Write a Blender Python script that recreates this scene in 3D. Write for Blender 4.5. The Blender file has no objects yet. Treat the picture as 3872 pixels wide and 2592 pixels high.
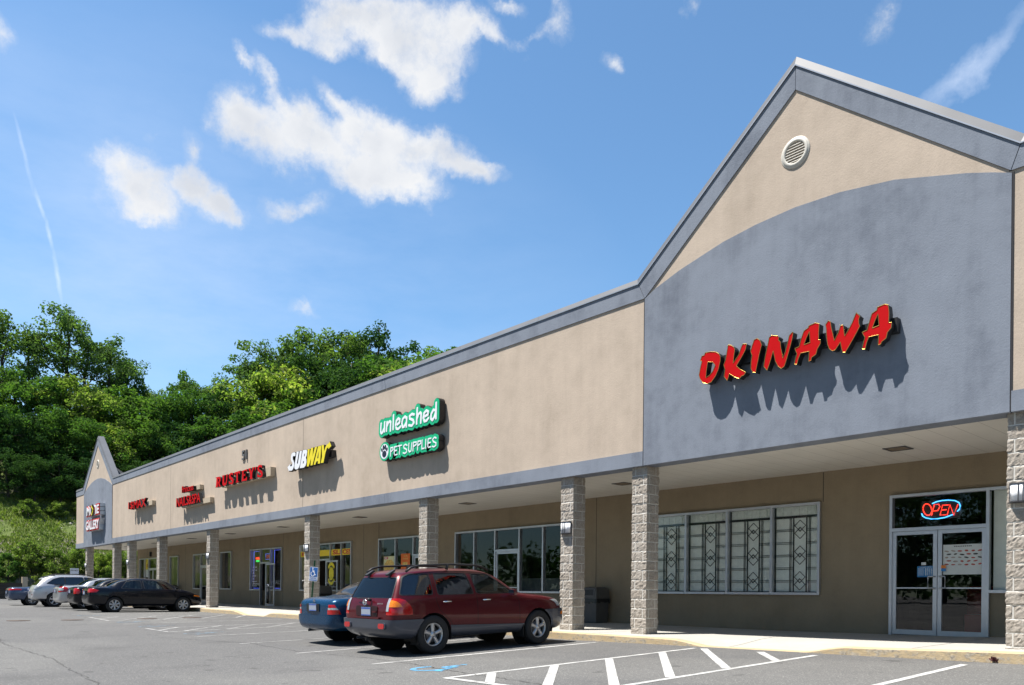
import bpy, bmesh, math, random
from mathutils import Vector, Matrix, noise
from mathutils.geometry import tessellate_polygon
R = math.radians
scene = bpy.context.scene
COL = scene.collection
rnd = random.Random(7)

# ------------------------------------------------------------------ helpers
def interp(x, xs, ys):
    if x <= xs[0]: return ys[0]
    for i in range(len(xs) - 1):
        if x <= xs[i + 1]:
            t = (x - xs[i]) / (xs[i + 1] - xs[i]); return ys[i] + t * (ys[i + 1] - ys[i])
    return ys[-1]

def smooth(a, b, x):
    t = max(0., min(1., (x - a) / (b - a))); return t * t * (3 - 2 * t)

class MB:
    """collects faces (each with a material slot) and links them as one mesh object"""
    def __init__(self): self.v = []; self.f = []; self.m = []; self.s = []
    def face(self, pts, m=0, s=False):
        n = len(self.v); self.v += [tuple(p) for p in pts]
        self.f.append(tuple(range(n, n + len(pts)))); self.m.append(m); self.s.append(s)
    def mesh(self, vs, fs, m=0, s=False):
        n = len(self.v); self.v += [tuple(p) for p in vs]
        for f in fs: self.f.append(tuple(i + n for i in f)); self.m.append(m); self.s.append(s)
    def box(self, a, b, m=0):
        x0, y0, z0 = a; x1, y1, z1 = b
        v = [(x0,y0,z0),(x1,y0,z0),(x1,y1,z0),(x0,y1,z0),(x0,y0,z1),(x1,y0,z1),(x1,y1,z1),(x0,y1,z1)]
        self.mesh(v, [(0,3,2,1),(4,5,6,7),(0,1,5,4),(1,2,6,5),(2,3,7,6),(3,0,4,7)], m)
    def prism(self, poly, y0, y1, m=0, ms=None, holes=()):
        """outline in x-z (counter-clockwise or not), extruded from y0 (front) to y1"""
        loops = [list(poly)] + [list(h) for h in holes]
        tris = tessellate_polygon([[Vector((p[0], p[1], 0)) for p in l] for l in loops])
        flat = [p for l in loops for p in l]
        n = len(flat)
        vs = [(p[0], y0, p[1]) for p in flat] + [(p[0], y1, p[1]) for p in flat]
        fs = []
        for t in tris:
            a, b, c = (flat[i] for i in t)
            if (b[0]-a[0])*(c[1]-a[1]) - (b[1]-a[1])*(c[0]-a[0]) < 0: t = t[::-1]
            fs.append(tuple(t))
        self.mesh(vs, fs, m)
        self.mesh(vs, [tuple(i + n for i in t[::-1]) for t in fs], m if ms is None else ms)
        k = 0; sides = []
        for l in loops:
            area = sum(l[i][0]*l[(i+1)%len(l)][1] - l[(i+1)%len(l)][0]*l[i][1] for i in range(len(l)))
            for i in range(len(l)):
                a = k + i; b = k + (i + 1) % len(l)
                q = (b, a, a + n, b + n)
                if (area < 0) != (l is not loops[0]): q = q[::-1]
                sides.append(q)
            k += len(l)
        self.mesh(vs, sides, m if ms is None else ms)
    def tube(self, pts, r, n=8, m=0, caps=True, s=True):
        pts = [Vector(p) for p in pts]; rs = r if isinstance(r, (list, tuple)) else [r] * len(pts)
        vs = []; up = None
        for i, p in enumerate(pts):
            d = (pts[min(i+1, len(pts)-1)] - pts[max(i-1, 0)]).normalized()
            if up is None: up = Vector((0,0,1)) if abs(d.z) < .9 else Vector((1,0,0))
            a = d.cross(up).normalized(); b = d.cross(a).normalized(); up = b.cross(d) if False else up
            for k in range(n):
                t = 2*math.pi*k/n; vs.append(p + a*math.cos(t)*rs[i] + b*math.sin(t)*rs[i])
        fs = []
        for i in range(len(pts)-1):
            for k in range(n):
                fs.append((i*n+k, i*n+(k+1)%n, (i+1)*n+(k+1)%n, (i+1)*n+k))
        if caps: fs.append(tuple(range(n))); fs.append(tuple((len(pts)-1)*n+k for k in reversed(range(n))))
        self.mesh(vs, fs, m, s)
    def lathe(self, prof, axis='z', c=(0,0,0), n=32, m=0, s=True):
        """prof: list of (radius, height)"""
        vs = []
        for (r, h) in prof:
            for k in range(n):
                t = 2*math.pi*k/n; a, b = r*math.cos(t), r*math.sin(t)
                if axis == 'z': p = (c[0]+a, c[1]+b, c[2]+h)
                elif axis == 'x': p = (c[0]+h, c[1]+a, c[2]+b)
                else: p = (c[0]+a, c[1]+h, c[2]+b)
                vs.append(p)
        fs = []
        for i in range(len(prof)-1):
            for k in range(n): fs.append((i*n+k, i*n+(k+1)%n, (i+1)*n+(k+1)%n, (i+1)*n+k))
        self.mesh(vs, fs, m, s)
    def build(self, name, mats, parent=None, fix=True):
        me = bpy.data.meshes.new(name); me.from_pydata(self.v, [], self.f)
        for mt in (mats if isinstance(mats, (list, tuple)) else [mats]): me.materials.append(mt)
        me.polygons.foreach_set('material_index', self.m)
        me.polygons.foreach_set('use_smooth', self.s)
        if fix:
            bm = bmesh.new(); bm.from_mesh(me)
            bmesh.ops.remove_doubles(bm, verts=bm.verts, dist=1e-5)
            bmesh.ops.recalc_face_normals(bm, faces=bm.faces); bm.to_mesh(me); bm.free()
        me.update()
        return link(name, me, parent)

def link(name, data, parent=None):
    o = bpy.data.objects.new(name, data); COL.objects.link(o)
    if parent is not None: o.parent = parent
    return o

def tag(o, label, cat, group=None):
    o['label'] = label; o['category'] = cat
    if group: o['group'] = group
    return o

def thing(name, label, cat, loc=(0,0,0), rz=0, group=None):
    o = link(name, None); o.location = loc; o.rotation_euler = (0, 0, rz)
    return tag(o, label, cat, group)

def struct(o, kind='structure'): o['kind'] = kind; return o

def copy_tree(o, parent=None):
    c = o.copy(); COL.objects.link(c); c.parent = parent
    for ch in list(o.children): copy_tree(ch, c)
    return c

# ------------------------------------------------------------------ materials
MATS = {}
class NT:
    def __init__(self, name):
        self.m = bpy.data.materials.new(name); self.m.use_nodes = True
        self.t = self.m.node_tree; self.t.nodes.clear()
        self.out = self.t.nodes.new('ShaderNodeOutputMaterial')
    def n(self, typ, **kw):
        nd = self.t.nodes.new(typ)
        for k, v in kw.items():
            if k.startswith('i_'): nd.inputs[k[2:].replace('_', ' ')].default_value = v
            else: setattr(nd, k, v)
        return nd
    def l(self, a, b): self.t.links.new(a, b)
    def noise(self, scale, detail=4, rough=.6, vec=None, dim='3D'):
        nd = self.n('ShaderNodeTexNoise', noise_dimensions=dim)
        nd.inputs['Scale'].default_value = scale; nd.inputs['Detail'].default_value = detail; nd.inputs['Roughness'].default_value = rough
        if vec is not None: self.l(vec, nd.inputs['Vector'])
        return nd.outputs['Fac']
    def coord(self, kind='Object', scale=None):
        c = self.n('ShaderNodeTexCoord').outputs[kind]
        if scale:
            mp = self.n('ShaderNodeMapping'); mp.inputs['Scale'].default_value = scale; self.l(c, mp.inputs['Vector']); c = mp.outputs['Vector']
        return c
    def pos(self, scale=None):
        c = self.n('ShaderNodeNewGeometry').outputs['Position']
        if scale:
            mp = self.n('ShaderNodeMapping'); mp.inputs['Scale'].default_value = scale; self.l(c, mp.inputs['Vector']); c = mp.outputs['Vector']
        return c
    def ramp(self, fac, stops):
        r = self.n('ShaderNodeValToRGB'); e = r.color_ramp.elements
        while len(e) < len(stops): e.new(.5)
        for el, (p, c) in zip(e, stops):
            el.position = p; el.color = (*c, 1) if len(c) == 3 else c
        self.l(fac, r.inputs['Fac']); return r.outputs['Color']
    def mixc(self, fac, a, b, mode='MIX'):
        nd = self.n('ShaderNodeMix', data_type='RGBA', blend_type=mode)
        for s, v in ((0, fac), (6, a), (7, b)):
            if hasattr(v, 'is_linked'): self.l(v, nd.inputs[s])
            else: nd.inputs[s].default_value = (v if s == 0 else ((*v, 1) if len(v) == 3 else v))
        return nd.outputs[2]
    def math(self, op, a, b=None, clamp=False):
        nd = self.n('ShaderNodeMath', operation=op); nd.use_clamp = clamp
        for i, v in enumerate((a, b)):
            if v is None: continue
            if hasattr(v, 'is_linked'): self.l(v, nd.inputs[i])
            else: nd.inputs[i].default_value = v
        return nd.outputs[0]
    def bump(self, h, strength=.3, dist=.02):
        b = self.n('ShaderNodeBump'); b.inputs['Strength'].default_value = strength; b.inputs['Distance'].default_value = dist
        self.l(h, b.inputs['Height']); return b.outputs['Normal']
    def pbr(self, color, rough=.6, metal=0, spec=.5, normal=None, coat=0, emis=None, estr=0, trans=0):
        p = self.n('ShaderNodeBsdfPrincipled')
        for s, v in (('Base Color', color), ('Roughness', rough), ('Metallic', metal)):
            if hasattr(v, 'is_linked'): self.l(v, p.inputs[s])
            else: p.inputs[s].default_value = (*v, 1) if s == 'Base Color' else v
        p.inputs['Specular IOR Level'].default_value = spec
        p.inputs['Coat Weight'].default_value = coat; p.inputs['Coat Roughness'].default_value = .03
        if normal is not None: self.l(normal, p.inputs['Normal'])
        if emis: p.inputs['Emission Color'].default_value = (*emis, 1); p.inputs['Emission Strength'].default_value = estr
        self.l(p.outputs[0], self.out.inputs[0]); return p

def simple(name, color, rough=.5, metal=0, spec=.5, coat=0, emis=None, estr=0, vary=.06, scale=6):
    """a plain coat of one colour with slight procedural unevenness"""
    k = NT(name)
    f = k.noise(scale, 5, .6, k.coord())
    c = k.ramp(f, [(.3, tuple(max(0, x*(1-vary)) for x in color)), (.7, tuple(min(1, x*(1+vary)) for x in color))])
    k.pbr(c, rough, metal, spec, coat=coat, emis=emis, estr=estr)
    MATS[name] = k.m; return k.m

def stucco(name, base, stain, amp=.5):
    k = NT(name); p = k.pos()
    big = k.noise(.45, 5, .62, p)
    streak = k.noise(1.0, 5, .7, k.pos((1.6, 1.6, .16)))
    mid = k.noise(2.6, 6, .65, p)
    f = k.math('ADD', k.math('MULTIPLY', big, .45), k.math('ADD', k.math('MULTIPLY', streak, .27), k.math('MULTIPLY', mid, .28)))
    c = k.ramp(f, [(.38, stain), (.5, base), (.62, tuple(min(1, x*1.15) for x in base))])
    drip = k.ramp(k.noise(1.0, 4, .6, k.pos((3.2, 3.2, .09))), [(.50, (1,1,1)), (.74, (.945,.945,.95))])
    c = k.mixc(1.0, c, drip, 'MULTIPLY')
    gr = k.noise(95, 3, .7, p)
    c = k.mixc(.22, c, k.ramp(gr, [(.35, tuple(x*.62 for x in base)), (.65, tuple(min(1, x*1.25) for x in base))]))
    h = k.math('ADD', k.math('MULTIPLY', gr, .6), k.noise(30, 4, .7, p))
    k.pbr(c, .92, 0, .25, k.bump(h, .42, .010)); MATS[name] = k.m; return k.m

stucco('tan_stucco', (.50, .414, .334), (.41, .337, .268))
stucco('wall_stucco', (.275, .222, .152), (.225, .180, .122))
stucco('grey_stucco', (.214, .240, .288), (.128, .146, .184))
simple('roof_metal', (.115, .12, .132), .55, .1, vary=.12, scale=1.5)
simple('dark_joint', (.03, .03, .035), .9)
simple('aluminium', (.56, .57, .60), .38, .75, vary=.05)
simple('black_metal', (.025, .025, .028), .5)
simple('dark_bronze', (.10, .10, .105), .45, .4)
simple('roof_gravel', (.045, .045, .048), .95, vary=.3, scale=20)

def mk_soffit():
    k = NT('soffit_panel'); p = k.pos()
    w = k.n('ShaderNodeTexWave', wave_type='BANDS', bands_direction='X', wave_profile='SAW'); w.inputs['Scale'].default_value = .82
    k.l(p, w.inputs['Vector'])
    line = k.math('LESS_THAN', w.outputs['Fac'], .035)
    c = k.ramp(k.noise(.8, 4, .6, p), [(.3, (.66, .63, .57)), (.7, (.74, .71, .65))])
    c = k.mixc(line, c, (.52, .49, .44))
    k.pbr(c, .55, 0, .4, k.bump(k.math('MULTIPLY', line, -1), .6, .01)); MATS['soffit_panel'] = k.m
mk_soffit()

def mk_block():
    k = NT('split_block'); p = k.pos()
    a = k.noise(26, 6, .75, p); b = k.noise(3.2, 3, .5, p); g = k.noise(130, 2, .7, p)
    c = k.ramp(b, [(.32, (.34, .295, .245)), (.68, (.46, .42, .37))])
    c = k.mixc(.5, c, k.ramp(a, [(.34, (.19, .16, .13)), (.5, (.41, .365, .315)), (.7, (.55, .505, .45))]))
    h = k.math('ADD', a, k.math('MULTIPLY', g, .4))
    k.pbr(c, .95, 0, .2, k.bump(h, .9, .02)); MATS['split_block'] = k.m
mk_block()
simple('mortar', (.62, .60, .555), .95, vary=.12, scale=25)

def mk_concrete():
    k = NT('concrete'); p = k.pos()
    a = k.noise(.9, 6, .65, p); g = k.noise(60, 4, .7, p); m = k.noise(5, 5, .7, p)
    c = k.ramp(a, [(.3, (.35, .34, .305)), (.7, (.43, .415, .375))])
    c = k.mixc(.35, c, k.ramp(m, [(.3, (.38, .36, .32)), (.62, (.46, .445, .41))]))
    c = k.mixc(.2, c, k.ramp(g, [(.35, (.28, .27, .25)), (.6, (.51, .49, .455))]))
    k.pbr(c, .9, 0, .3, k.bump(g, .3, .006)); MATS['concrete'] = k.m
    k = NT('kerb_paint'); p = k.pos()
    wear = k.noise(7, 7, .72, k.pos((1, 1, 1.6))); crk = k.noise(24, 5, .7, p)
    paint = k.ramp(k.noise(2, 4, .6, p), [(.3, (.44, .335, .20)), (.7, (.50, .395, .25))])
    conc = k.ramp(crk, [(.35, (.20, .18, .15)), (.6, (.47, .41, .32))])
    sx = k.n('ShaderNodeSeparateXYZ'); k.l(k.n('ShaderNodeNewGeometry').outputs['Normal'], sx.inputs[0])
    side = k.math('SUBTRACT', 1.0, sx.outputs['Z'])            # the trafficked face is worn more than the top
    f = k.math('ADD', wear, k.math('MULTIPLY', side, .085))
    c = k.mixc(k.ramp(f, [(.57, (0, 0, 0)), (.68, (1, 1, 1))]), paint, conc)
    k.pbr(c, .85, 0, .3, k.bump(k.math('ADD', wear, crk), .6, .02)); MATS['kerb_paint'] = k.m
mk_concrete()

def mk_asphalt():
    k = NT('asphalt'); p = k.pos()
    big = k.noise(.16, 5, .6, p); mid = k.noise(1.3, 6, .7, p)
    v = k.n('ShaderNodeTexVoronoi', feature='F1'); v.inputs['Scale'].default_value = 75; k.l(p, v.inputs['Vector'])
    fine = k.noise(55, 5, .8, p)
    c = k.ramp(big, [(.3, (.118, .116, .112)), (.7, (.150, .148, .143))])
    c = k.mixc(.45, c, k.ramp(mid, [(.3, (.088, .087, .085)), (.68, (.165, .162, .156))]))
    c = k.mixc(.5, c, k.ramp(fine, [(.36, (.05, .05, .05)), (.52, (.135, .133, .128)), (.68, (.26, .255, .24))]))
    st = k.n('ShaderNodeSeparateColor'); k.l(v.outputs['Color'], st.inputs[0])
    c = k.mixc(k.math('MULTIPLY', k.math('GREATER_THAN', st.outputs[0], .93), .55), c, (.34, .33, .31))
    oil = k.ramp(k.noise(.55, 3, .6, k.pos((1.0, .6, 1))), [(.60, (0, 0, 0)), (.72, (1, 1, 1))])
    c = k.mixc(k.math('MULTIPLY', oil, .35), c, (.07, .068, .066))
    drop = k.ramp(k.noise(2.4, 2, .4, k.pos()), [(.70, (0, 0, 0)), (.74, (1, 1, 1))])
    c = k.mixc(k.math('MULTIPLY', drop, .5), c, (.055, .053, .052))
    patch = k.ramp(k.noise(.07, 2, .4, k.pos((1, 2.2, 1))), [(.50, (.90, .90, .91)), (.53, (1.06, 1.06, 1.05))])
    c = k.mixc(1.0, c, patch, 'MULTIPLY')
    h = k.math('ADD', fine, k.math('MULTIPLY', v.outputs['Distance'], .9))
    k.pbr(c, .88, 0, .35, k.bump(h, .5, .01)); MATS['asphalt'] = k.m
    def paint(name, col, lo, hi, under=(.135, .132, .128)):
        k = NT(name); p = k.pos()
        w = k.math('ADD', k.math('MULTIPLY', k.noise(3, 6, .7, p), .6), k.math('MULTIPLY', k.noise(45, 4, .8, p), .4))
        c = k.mixc(k.ramp(w, [(lo, (0, 0, 0)), (hi, (1, 1, 1))]), col, under)
        k.pbr(c, .8, 0, .3, k.bump(k.noise(70, 3, .7, p), .4, .006)); MATS[name] = k.m
    paint('line_paint', (.53, .525, .505), .46, .70)
    paint('faded_paint', (.46, .455, .44), .40, .60)
    paint('blue_paint', (.10, .36, .60), .48, .66)
    paint('blue_faded', (.13, .25, .36), .40, .56)
    simple('crack_fill', (.062, .06, .058), .95)
    simple('cast_iron', (.10, .075, .06), .7, .3, vary=.25, scale=30)
mk_asphalt()

def mk_glass(name, tint, refl=1.5, rough=.01, film=0.0, filmcol=(.02,.02,.02)):
    k = NT(name)
    lw = k.n('ShaderNodeLayerWeight'); lw.inputs['Blend'].default_value = .5      # facing: same from both sides of the sheet
    f0 = 1.7*((refl-1)/(refl+1))**2
    frv = k.math('ADD', f0, k.math('MULTIPLY', k.math('POWER', lw.outputs['Facing'], 4.6), 1-f0), True)
    tr = k.n('ShaderNodeBsdfTransparent'); tr.inputs['Color'].default_value = (*tint, 1)
    gl = k.n('ShaderNodeBsdfGlossy'); gl.inputs['Roughness'].default_value = rough
    p = k.noise(1.2, 2, .5, k.pos()); nb = k.bump(p, .05, .02); k.l(nb, gl.inputs['Normal'])
    mx = k.n('ShaderNodeMixShader'); k.l(frv, mx.inputs[0]); k.l(tr.outputs[0], mx.inputs[1]); k.l(gl.outputs[0], mx.inputs[2])
    k.l(mx.outputs[0], k.out.inputs[0]); MATS[name] = k.m
mk_glass('shop_glass', (.93, .945, .935), 1.50)
mk_glass('car_glass', (.42, .47, .46), 1.5)
mk_glass('tinted_glass', (.12, .13, .14), 1.75)
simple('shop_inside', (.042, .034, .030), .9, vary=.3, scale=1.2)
simple('white_plastic', (.78, .78, .77), .4)
def mk_lampglass():
    k = NT('lamp_glass'); k.pbr(k.ramp(k.noise(4, 2, .5, k.coord()), [(.3, (.84, .85, .88)), (.7, (.89, .90, .92))]), .4, 0, .5); MATS['lamp_glass'] = k.m
mk_lampglass()
# ------------------------------------------------------------------ camera
RHO = .0095; SX, SZ = .66334, .74840        # roll; camera right vector in the world (it looks 48.5 degrees left of the wall's normal)
right = Vector((SX, SZ, 0)); fwd = Vector((-SZ, SX, 0)); up = Vector((0, 0, 1))
CAM = Vector((0, -12.94, 1.0))
cx = right * math.cos(RHO) + up * math.sin(RHO); cy = up * math.cos(RHO) - right * math.sin(RHO)
cam = bpy.data.cameras.new('camera'); co = link('camera', cam); scene.camera = co
co.matrix_world = Matrix(((cx.x, cy.x, -fwd.x, CAM.x), (cx.y, cy.y, -fwd.y, CAM.y), (cx.z, cy.z, -fwd.z, CAM.z), (0, 0, 0, 1)))
cam.sensor_width = 36; cam.sensor_fit = 'HORIZONTAL'; cam.lens = 2930 / 3872 * 36
cam.shift_x = 9 / 3872; cam.shift_y = 944 / 3872; cam.clip_end = 2000; cam.clip_start = .05

# ------------------------------------------------------------------ sun and sky
SUN = Vector((-.65, -1, 2.65)).normalized()          # towards the sun
sl = bpy.data.lights.new('sun', 'SUN'); sl.energy = 5.0; sl.angle = R(.53); sl.color = (1, .955, .89)
so = link('sun', sl); so.rotation_mode = 'QUATERNION'; so.rotation_quaternion = SUN.to_track_quat('Z', 'Y'); so.location = (-40, -60, 120)

w = bpy.data.worlds.new('World'); scene.world = w; w.use_nodes = True
wt = w.node_tree; wt.nodes.clear()
def wn(t, **kw):
    nd = wt.nodes.new(t)
    for k, v in kw.items(): setattr(nd, k, v)
    return nd
def wl(a, b): wt.links.new(a, b)
def wmath(op, a, b=None, clamp=False):
    nd = wn('ShaderNodeMath', operation=op, use_clamp=clamp)
    for i, v in enumerate((a, b)):
        if v is None: continue
        if hasattr(v, 'is_linked'): wl(v, nd.inputs[i])
        else: nd.inputs[i].default_value = v
    return nd.outputs[0]
def wramp(fac, stops):
    r = wn('ShaderNodeValToRGB'); e = r.color_ramp.elements
    while len(e) < len(stops): e.new(.5)
    for el, (p, c) in zip(e, stops): el.position = p; el.color = (*c, 1)
    wl(fac, r.inputs[0]); return r.outputs[0]
def wmix(fac, a, b, mode='MIX'):
    nd = wn('ShaderNodeMix', data_type='RGBA', blend_type=mode)
    for s, v in ((0, fac), (6, a), (7, b)):
        if hasattr(v, 'is_linked'): wl(v, nd.inputs[s])
        else: nd.inputs[s].default_value = v if s == 0 else (*v, 1)
    return nd.outputs[2]
SKYK = .104
sky = wn('ShaderNodeTexSky', sky_type='NISHITA', sun_disc=False)
sky.sun_elevation = math.asin(SUN.z); sky.sun_rotation = math.atan2(SUN.x, SUN.y)
sky.altitude = 150; sky.air_density = 1.0; sky.dust_density = .35; sky.ozone_density = 2.2
d = wn('ShaderNodeTexCoord').outputs['Generated']
sep = wn('ShaderNodeSeparateXYZ'); wl(d, sep.inputs[0])
az = wmath('MULTIPLY', wmath('ARCTAN2', sep.outputs[0], sep.outputs[1]), 57.29578)
el = wmath('MULTIPLY', wmath('ARCSINE', sep.outputs[2]), 57.29578)
ae = wn('ShaderNodeCombineXYZ'); wl(az, ae.inputs[0]); wl(el, ae.inputs[1])
# distort the direction a little so that cloud edges curl
nz = wn('ShaderNodeTexNoise'); nz.inputs['Scale'].default_value = 9; nz.inputs['Detail'].default_value = 6; nz.inputs['Roughness'].default_value = .62; wl(d, nz.inputs['Vector'])
off = wn('ShaderNodeVectorMath', operation='MULTIPLY_ADD'); wl(nz.outputs['Color'], off.inputs[0]); off.inputs[1].default_value = (5.5, 4.6, 0); off.inputs[2].default_value = (-2.75, -2.3, 0)
ae2 = wn('ShaderNodeVectorMath', operation='ADD'); wl(ae.outputs[0], ae2.inputs[0]); wl(off.outputs[0], ae2.inputs[1])
def blob(src, c, r, rot=0):
    mp = wn('ShaderNodeMapping', vector_type='TEXTURE'); mp.inputs['Location'].default_value = (c[0], c[1], 0)
    mp.inputs['Scale'].default_value = (r[0], r[1], 1); mp.inputs['Rotation'].default_value = (0, 0, R(rot)); wl(src, mp.inputs['Vector'])
    g = wn('ShaderNodeTexGradient', gradient_type='SPHERICAL'); wl(mp.outputs[0], g.inputs[0]); return g.outputs['Fac']
def azel(px, py):
    """photograph (2342 wide) -> azimuth / elevation of that direction"""
    X = px*1.6533-1936; Y = py*1.6533-1296; X, Y = X + RHO*Y, Y - RHO*X - 944
    v = (right*X/2930 + fwd - up*Y/2930).normalized()
    return math.degrees(math.atan2(v.x, v.y)), math.degrees(math.asin(v.z))
def blobpx(src, px, py, rx, ry, rot=0):
    a = azel(px, py); b = azel(px+10, py); c = azel(px, py-10)
    return blob(src, a, (rx*abs(b[0]-a[0])/10, ry*abs(c[1]-a[1])/10), rot)
CL = [(285,385,95,75),(300,450,105,70),(355,485,85,50),(400,425,85,60),(470,450,95,66,-25),(442,345,40,75,18,.8),(520,485,50,36,0,.8),
      (545,272,90,66),(620,315,120,80),(700,292,90,66),(770,350,130,90),(838,285,80,66),(885,330,110,86),(960,350,115,80),(1040,352,105,64),(1110,385,78,42),(850,412,130,56),(960,425,100,46),(612,210,80,30,-52,.8),(552,148,44,24,-55,.7),(775,235,60,34,-25,.7),
      (780,15,120,70),(860,50,150,90),(960,40,140,90),(985,130,110,80),(1000,195,90,56),(920,120,90,66),(700,62,95,60,10,.85),(640,75,70,40,0,.6),(760,100,70,40,0,.7),(1070,60,90,54,0,.9),(1145,92,84,34,-14,.65),(1225,82,75,26,24,.6),(1300,38,42,66,0,.6),(1170,12,60,26,0,.5),
      (645,480,72,36,10,.65),(715,455,60,34,0,.4),(5,85,50,64,0,.6),(1555,22,30,24,0,.55),(1395,135,30,36,0,.55),(2015,35,42,52,0,.5),(700,722,44,18,0,.4),(330,295,40,26,0,.35)]
acc = None
for b in CL:
    f = blobpx(ae2.outputs[0], *b[:5])
    if len(b) > 5: f = wmath('MULTIPLY', f, b[5])
    acc = f if acc is None else wmath('ADD', acc, f)
n1 = wn('ShaderNodeTexNoise'); n1.inputs['Scale'].default_value = 17; n1.inputs['Detail'].default_value = 11; n1.inputs['Roughness'].default_value = .68; wl(d, n1.inputs['Vector'])
n2 = wn('ShaderNodeTexNoise'); n2.inputs['Scale'].default_value = 5; n2.inputs['Detail'].default_value = 5; n2.inputs['Roughness'].default_value = .55; wl(d, n2.inputs['Vector'])
accc = wmath('MINIMUM', wmath('MULTIPLY', acc, .95), 1.0)
dens = wmath('ADD', accc, wmath('MULTIPLY', wmath('SUBTRACT', n1.outputs['Fac'], .5), wmath('MULTIPLY', wmath('MINIMUM', wmath('MULTIPLY', acc, 4), 1), 2.0)))
alpha = wramp(dens, [(.04, (0,0,0)), (.24, (.10,.10,.10)), (.46, (.36,.36,.36)), (.72, (.74,.74,.74)), (1.0, (.98,.98,.98))])
# other parts of the sky (seen only in reflections): scattered fair-weather cumulus
pz = wmath('MAXIMUM', sep.outputs[2], .08); pv = wn('ShaderNodeCombineXYZ')
wl(wmath('DIVIDE', sep.outputs[0], pz), pv.inputs[0]); wl(wmath('DIVIDE', sep.outputs[1], pz), pv.inputs[1])
n3 = wn('ShaderNodeTexNoise'); n3.inputs['Scale'].default_value = 1.1; n3.inputs['Detail'].default_value = 8; n3.inputs['Roughness'].default_value = .58; wl(pv.outputs[0], n3.inputs['Vector'])
south = wramp(sep.outputs[1], [(.0, (1,1,1)), (.12, (0,0,0))])
far = wmath('MULTIPLY', wramp(n3.outputs['Fac'], [(.60, (0,0,0)), (.74, (1,1,1))]), wmath('MULTIPLY', south, wmath('GREATER_THAN', sep.outputs[2], .02)))
# veil of thin haze cloud low in the west, and two thin trails
vn = wn('ShaderNodeTexNoise'); vn.inputs['Scale'].default_value = 3.2; vn.inputs['Detail'].default_value = 7; vn.inputs['Roughness'].default_value = .62
vm = wn('ShaderNodeMapping'); vm.inputs['Scale'].default_value = (1, 1, 3.2); vm.inputs['Rotation'].default_value = (.25, .2, 0); wl(d, vm.inputs['Vector']); wl(vm.outputs[0], vn.inputs['Vector'])
veil = wmath('MULTIPLY', wramp(vn.outputs['Fac'], [(.30, (.12,.12,.12)), (.72, (1,1,1))]), blobpx(ae.outputs[0], 320, 660, 1350, 640))
offs3 = wn('ShaderNodeVectorMath', operation='SCALE'); wl(off.outputs[0], offs3.inputs[0]); offs3.inputs['Scale'].default_value = .16
ae3 = wn('ShaderNodeVectorMath', operation='ADD'); wl(ae.outputs[0], ae3.inputs[0]); wl(offs3.outputs[0], ae3.inputs[1])
tr = None
for (a, b2, wd) in [((30,280),(78,430),7),((78,430),(108,500),7),((108,500),(124,570),7),((124,570),(145,695),7),((2090,225),(2360,70),42)]:
    l = math.hypot(b2[0]-a[0], b2[1]-a[1]); ang = math.degrees(math.atan2(-(b2[1]-a[1]), b2[0]-a[0]))
    f = blobpx(ae3.outputs[0] if wd < 30 else ae2.outputs[0], (a[0]+b2[0])/2, (a[1]+b2[1])/2, l*.62, wd, ang)
    f = wmath('MULTIPLY', f, .22 if wd < 30 else .26); tr = f if tr is None else wmath('MAXIMUM', tr, f)
tr = wmath('MULTIPLY', wramp(tr, [(0, (0,0,0)), (.22, (.34,.34,.34)), (.5, (.5,.5,.5))]), wramp(n1.outputs['Fac'], [(.3, (.3,.3,.3)), (.6, (1,1,1))]))
thin = wmath('MULTIPLY', veil, .70)
n4 = wn('ShaderNodeTexNoise'); n4.inputs['Scale'].default_value = 7; n4.inputs['Detail'].default_value = 7; n4.inputs['Roughness'].default_value = .55
sh4 = wn('ShaderNodeVectorMath', operation='ADD'); wl(d, sh4.inputs[0]); sh4.inputs[1].default_value = (.03, .02, .12); wl(sh4.outputs[0], n4.inputs['Vector'])
body = wmath('ADD', wmath('MULTIPLY', n4.outputs['Fac'], .75), wmath('MULTIPLY', wmath('MINIMUM', acc, 1.6), .16))
ccol = wramp(body, [(.38, (1.0,1.0,1.0)), (.52, (.88,.90,.935)), (.66, (.72,.755,.82))])
CK = .55
sc_sky = wmix(1.0, sky.outputs[0], (SKYK*.82, SKYK*1.04, SKYK*1.10), 'MULTIPLY')
cs = wmix(1.0, ccol, (CK, CK, CK), 'MULTIPLY')
c1 = wmix(wmath('MINIMUM', thin, .7), sc_sky, (.37, .46, .62))
c1 = wmix(tr, c1, (.66, .70, .78))
c2 = wmix(far, c1, (.52, .54, .57))
c3 = wmix(alpha, c2, cs)
# southern half of the sky, out of frame, dimmed to cut the facade's fill light
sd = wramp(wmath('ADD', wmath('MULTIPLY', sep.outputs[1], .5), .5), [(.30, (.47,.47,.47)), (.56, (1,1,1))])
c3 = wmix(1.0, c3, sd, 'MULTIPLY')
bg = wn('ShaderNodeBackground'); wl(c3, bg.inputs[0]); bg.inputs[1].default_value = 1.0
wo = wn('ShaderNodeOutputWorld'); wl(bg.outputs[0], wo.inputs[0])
w.cycles.sampling_method = 'MANUAL'; w.cycles.sample_map_resolution = 512
scene.view_settings.view_transform = 'Standard'; scene.view_settings.look = 'None'
scene.view_settings.exposure = .84; scene.view_settings.gamma = 1
scene.cycles.max_bounces = 6; scene.cycles.diffuse_bounces = 3; scene.cycles.glossy_bounces = 4; scene.cycles.transparent_max_bounces = 12
scene.cycles.caustics_reflective = False; scene.cycles.caustics_refractive = False

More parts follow.
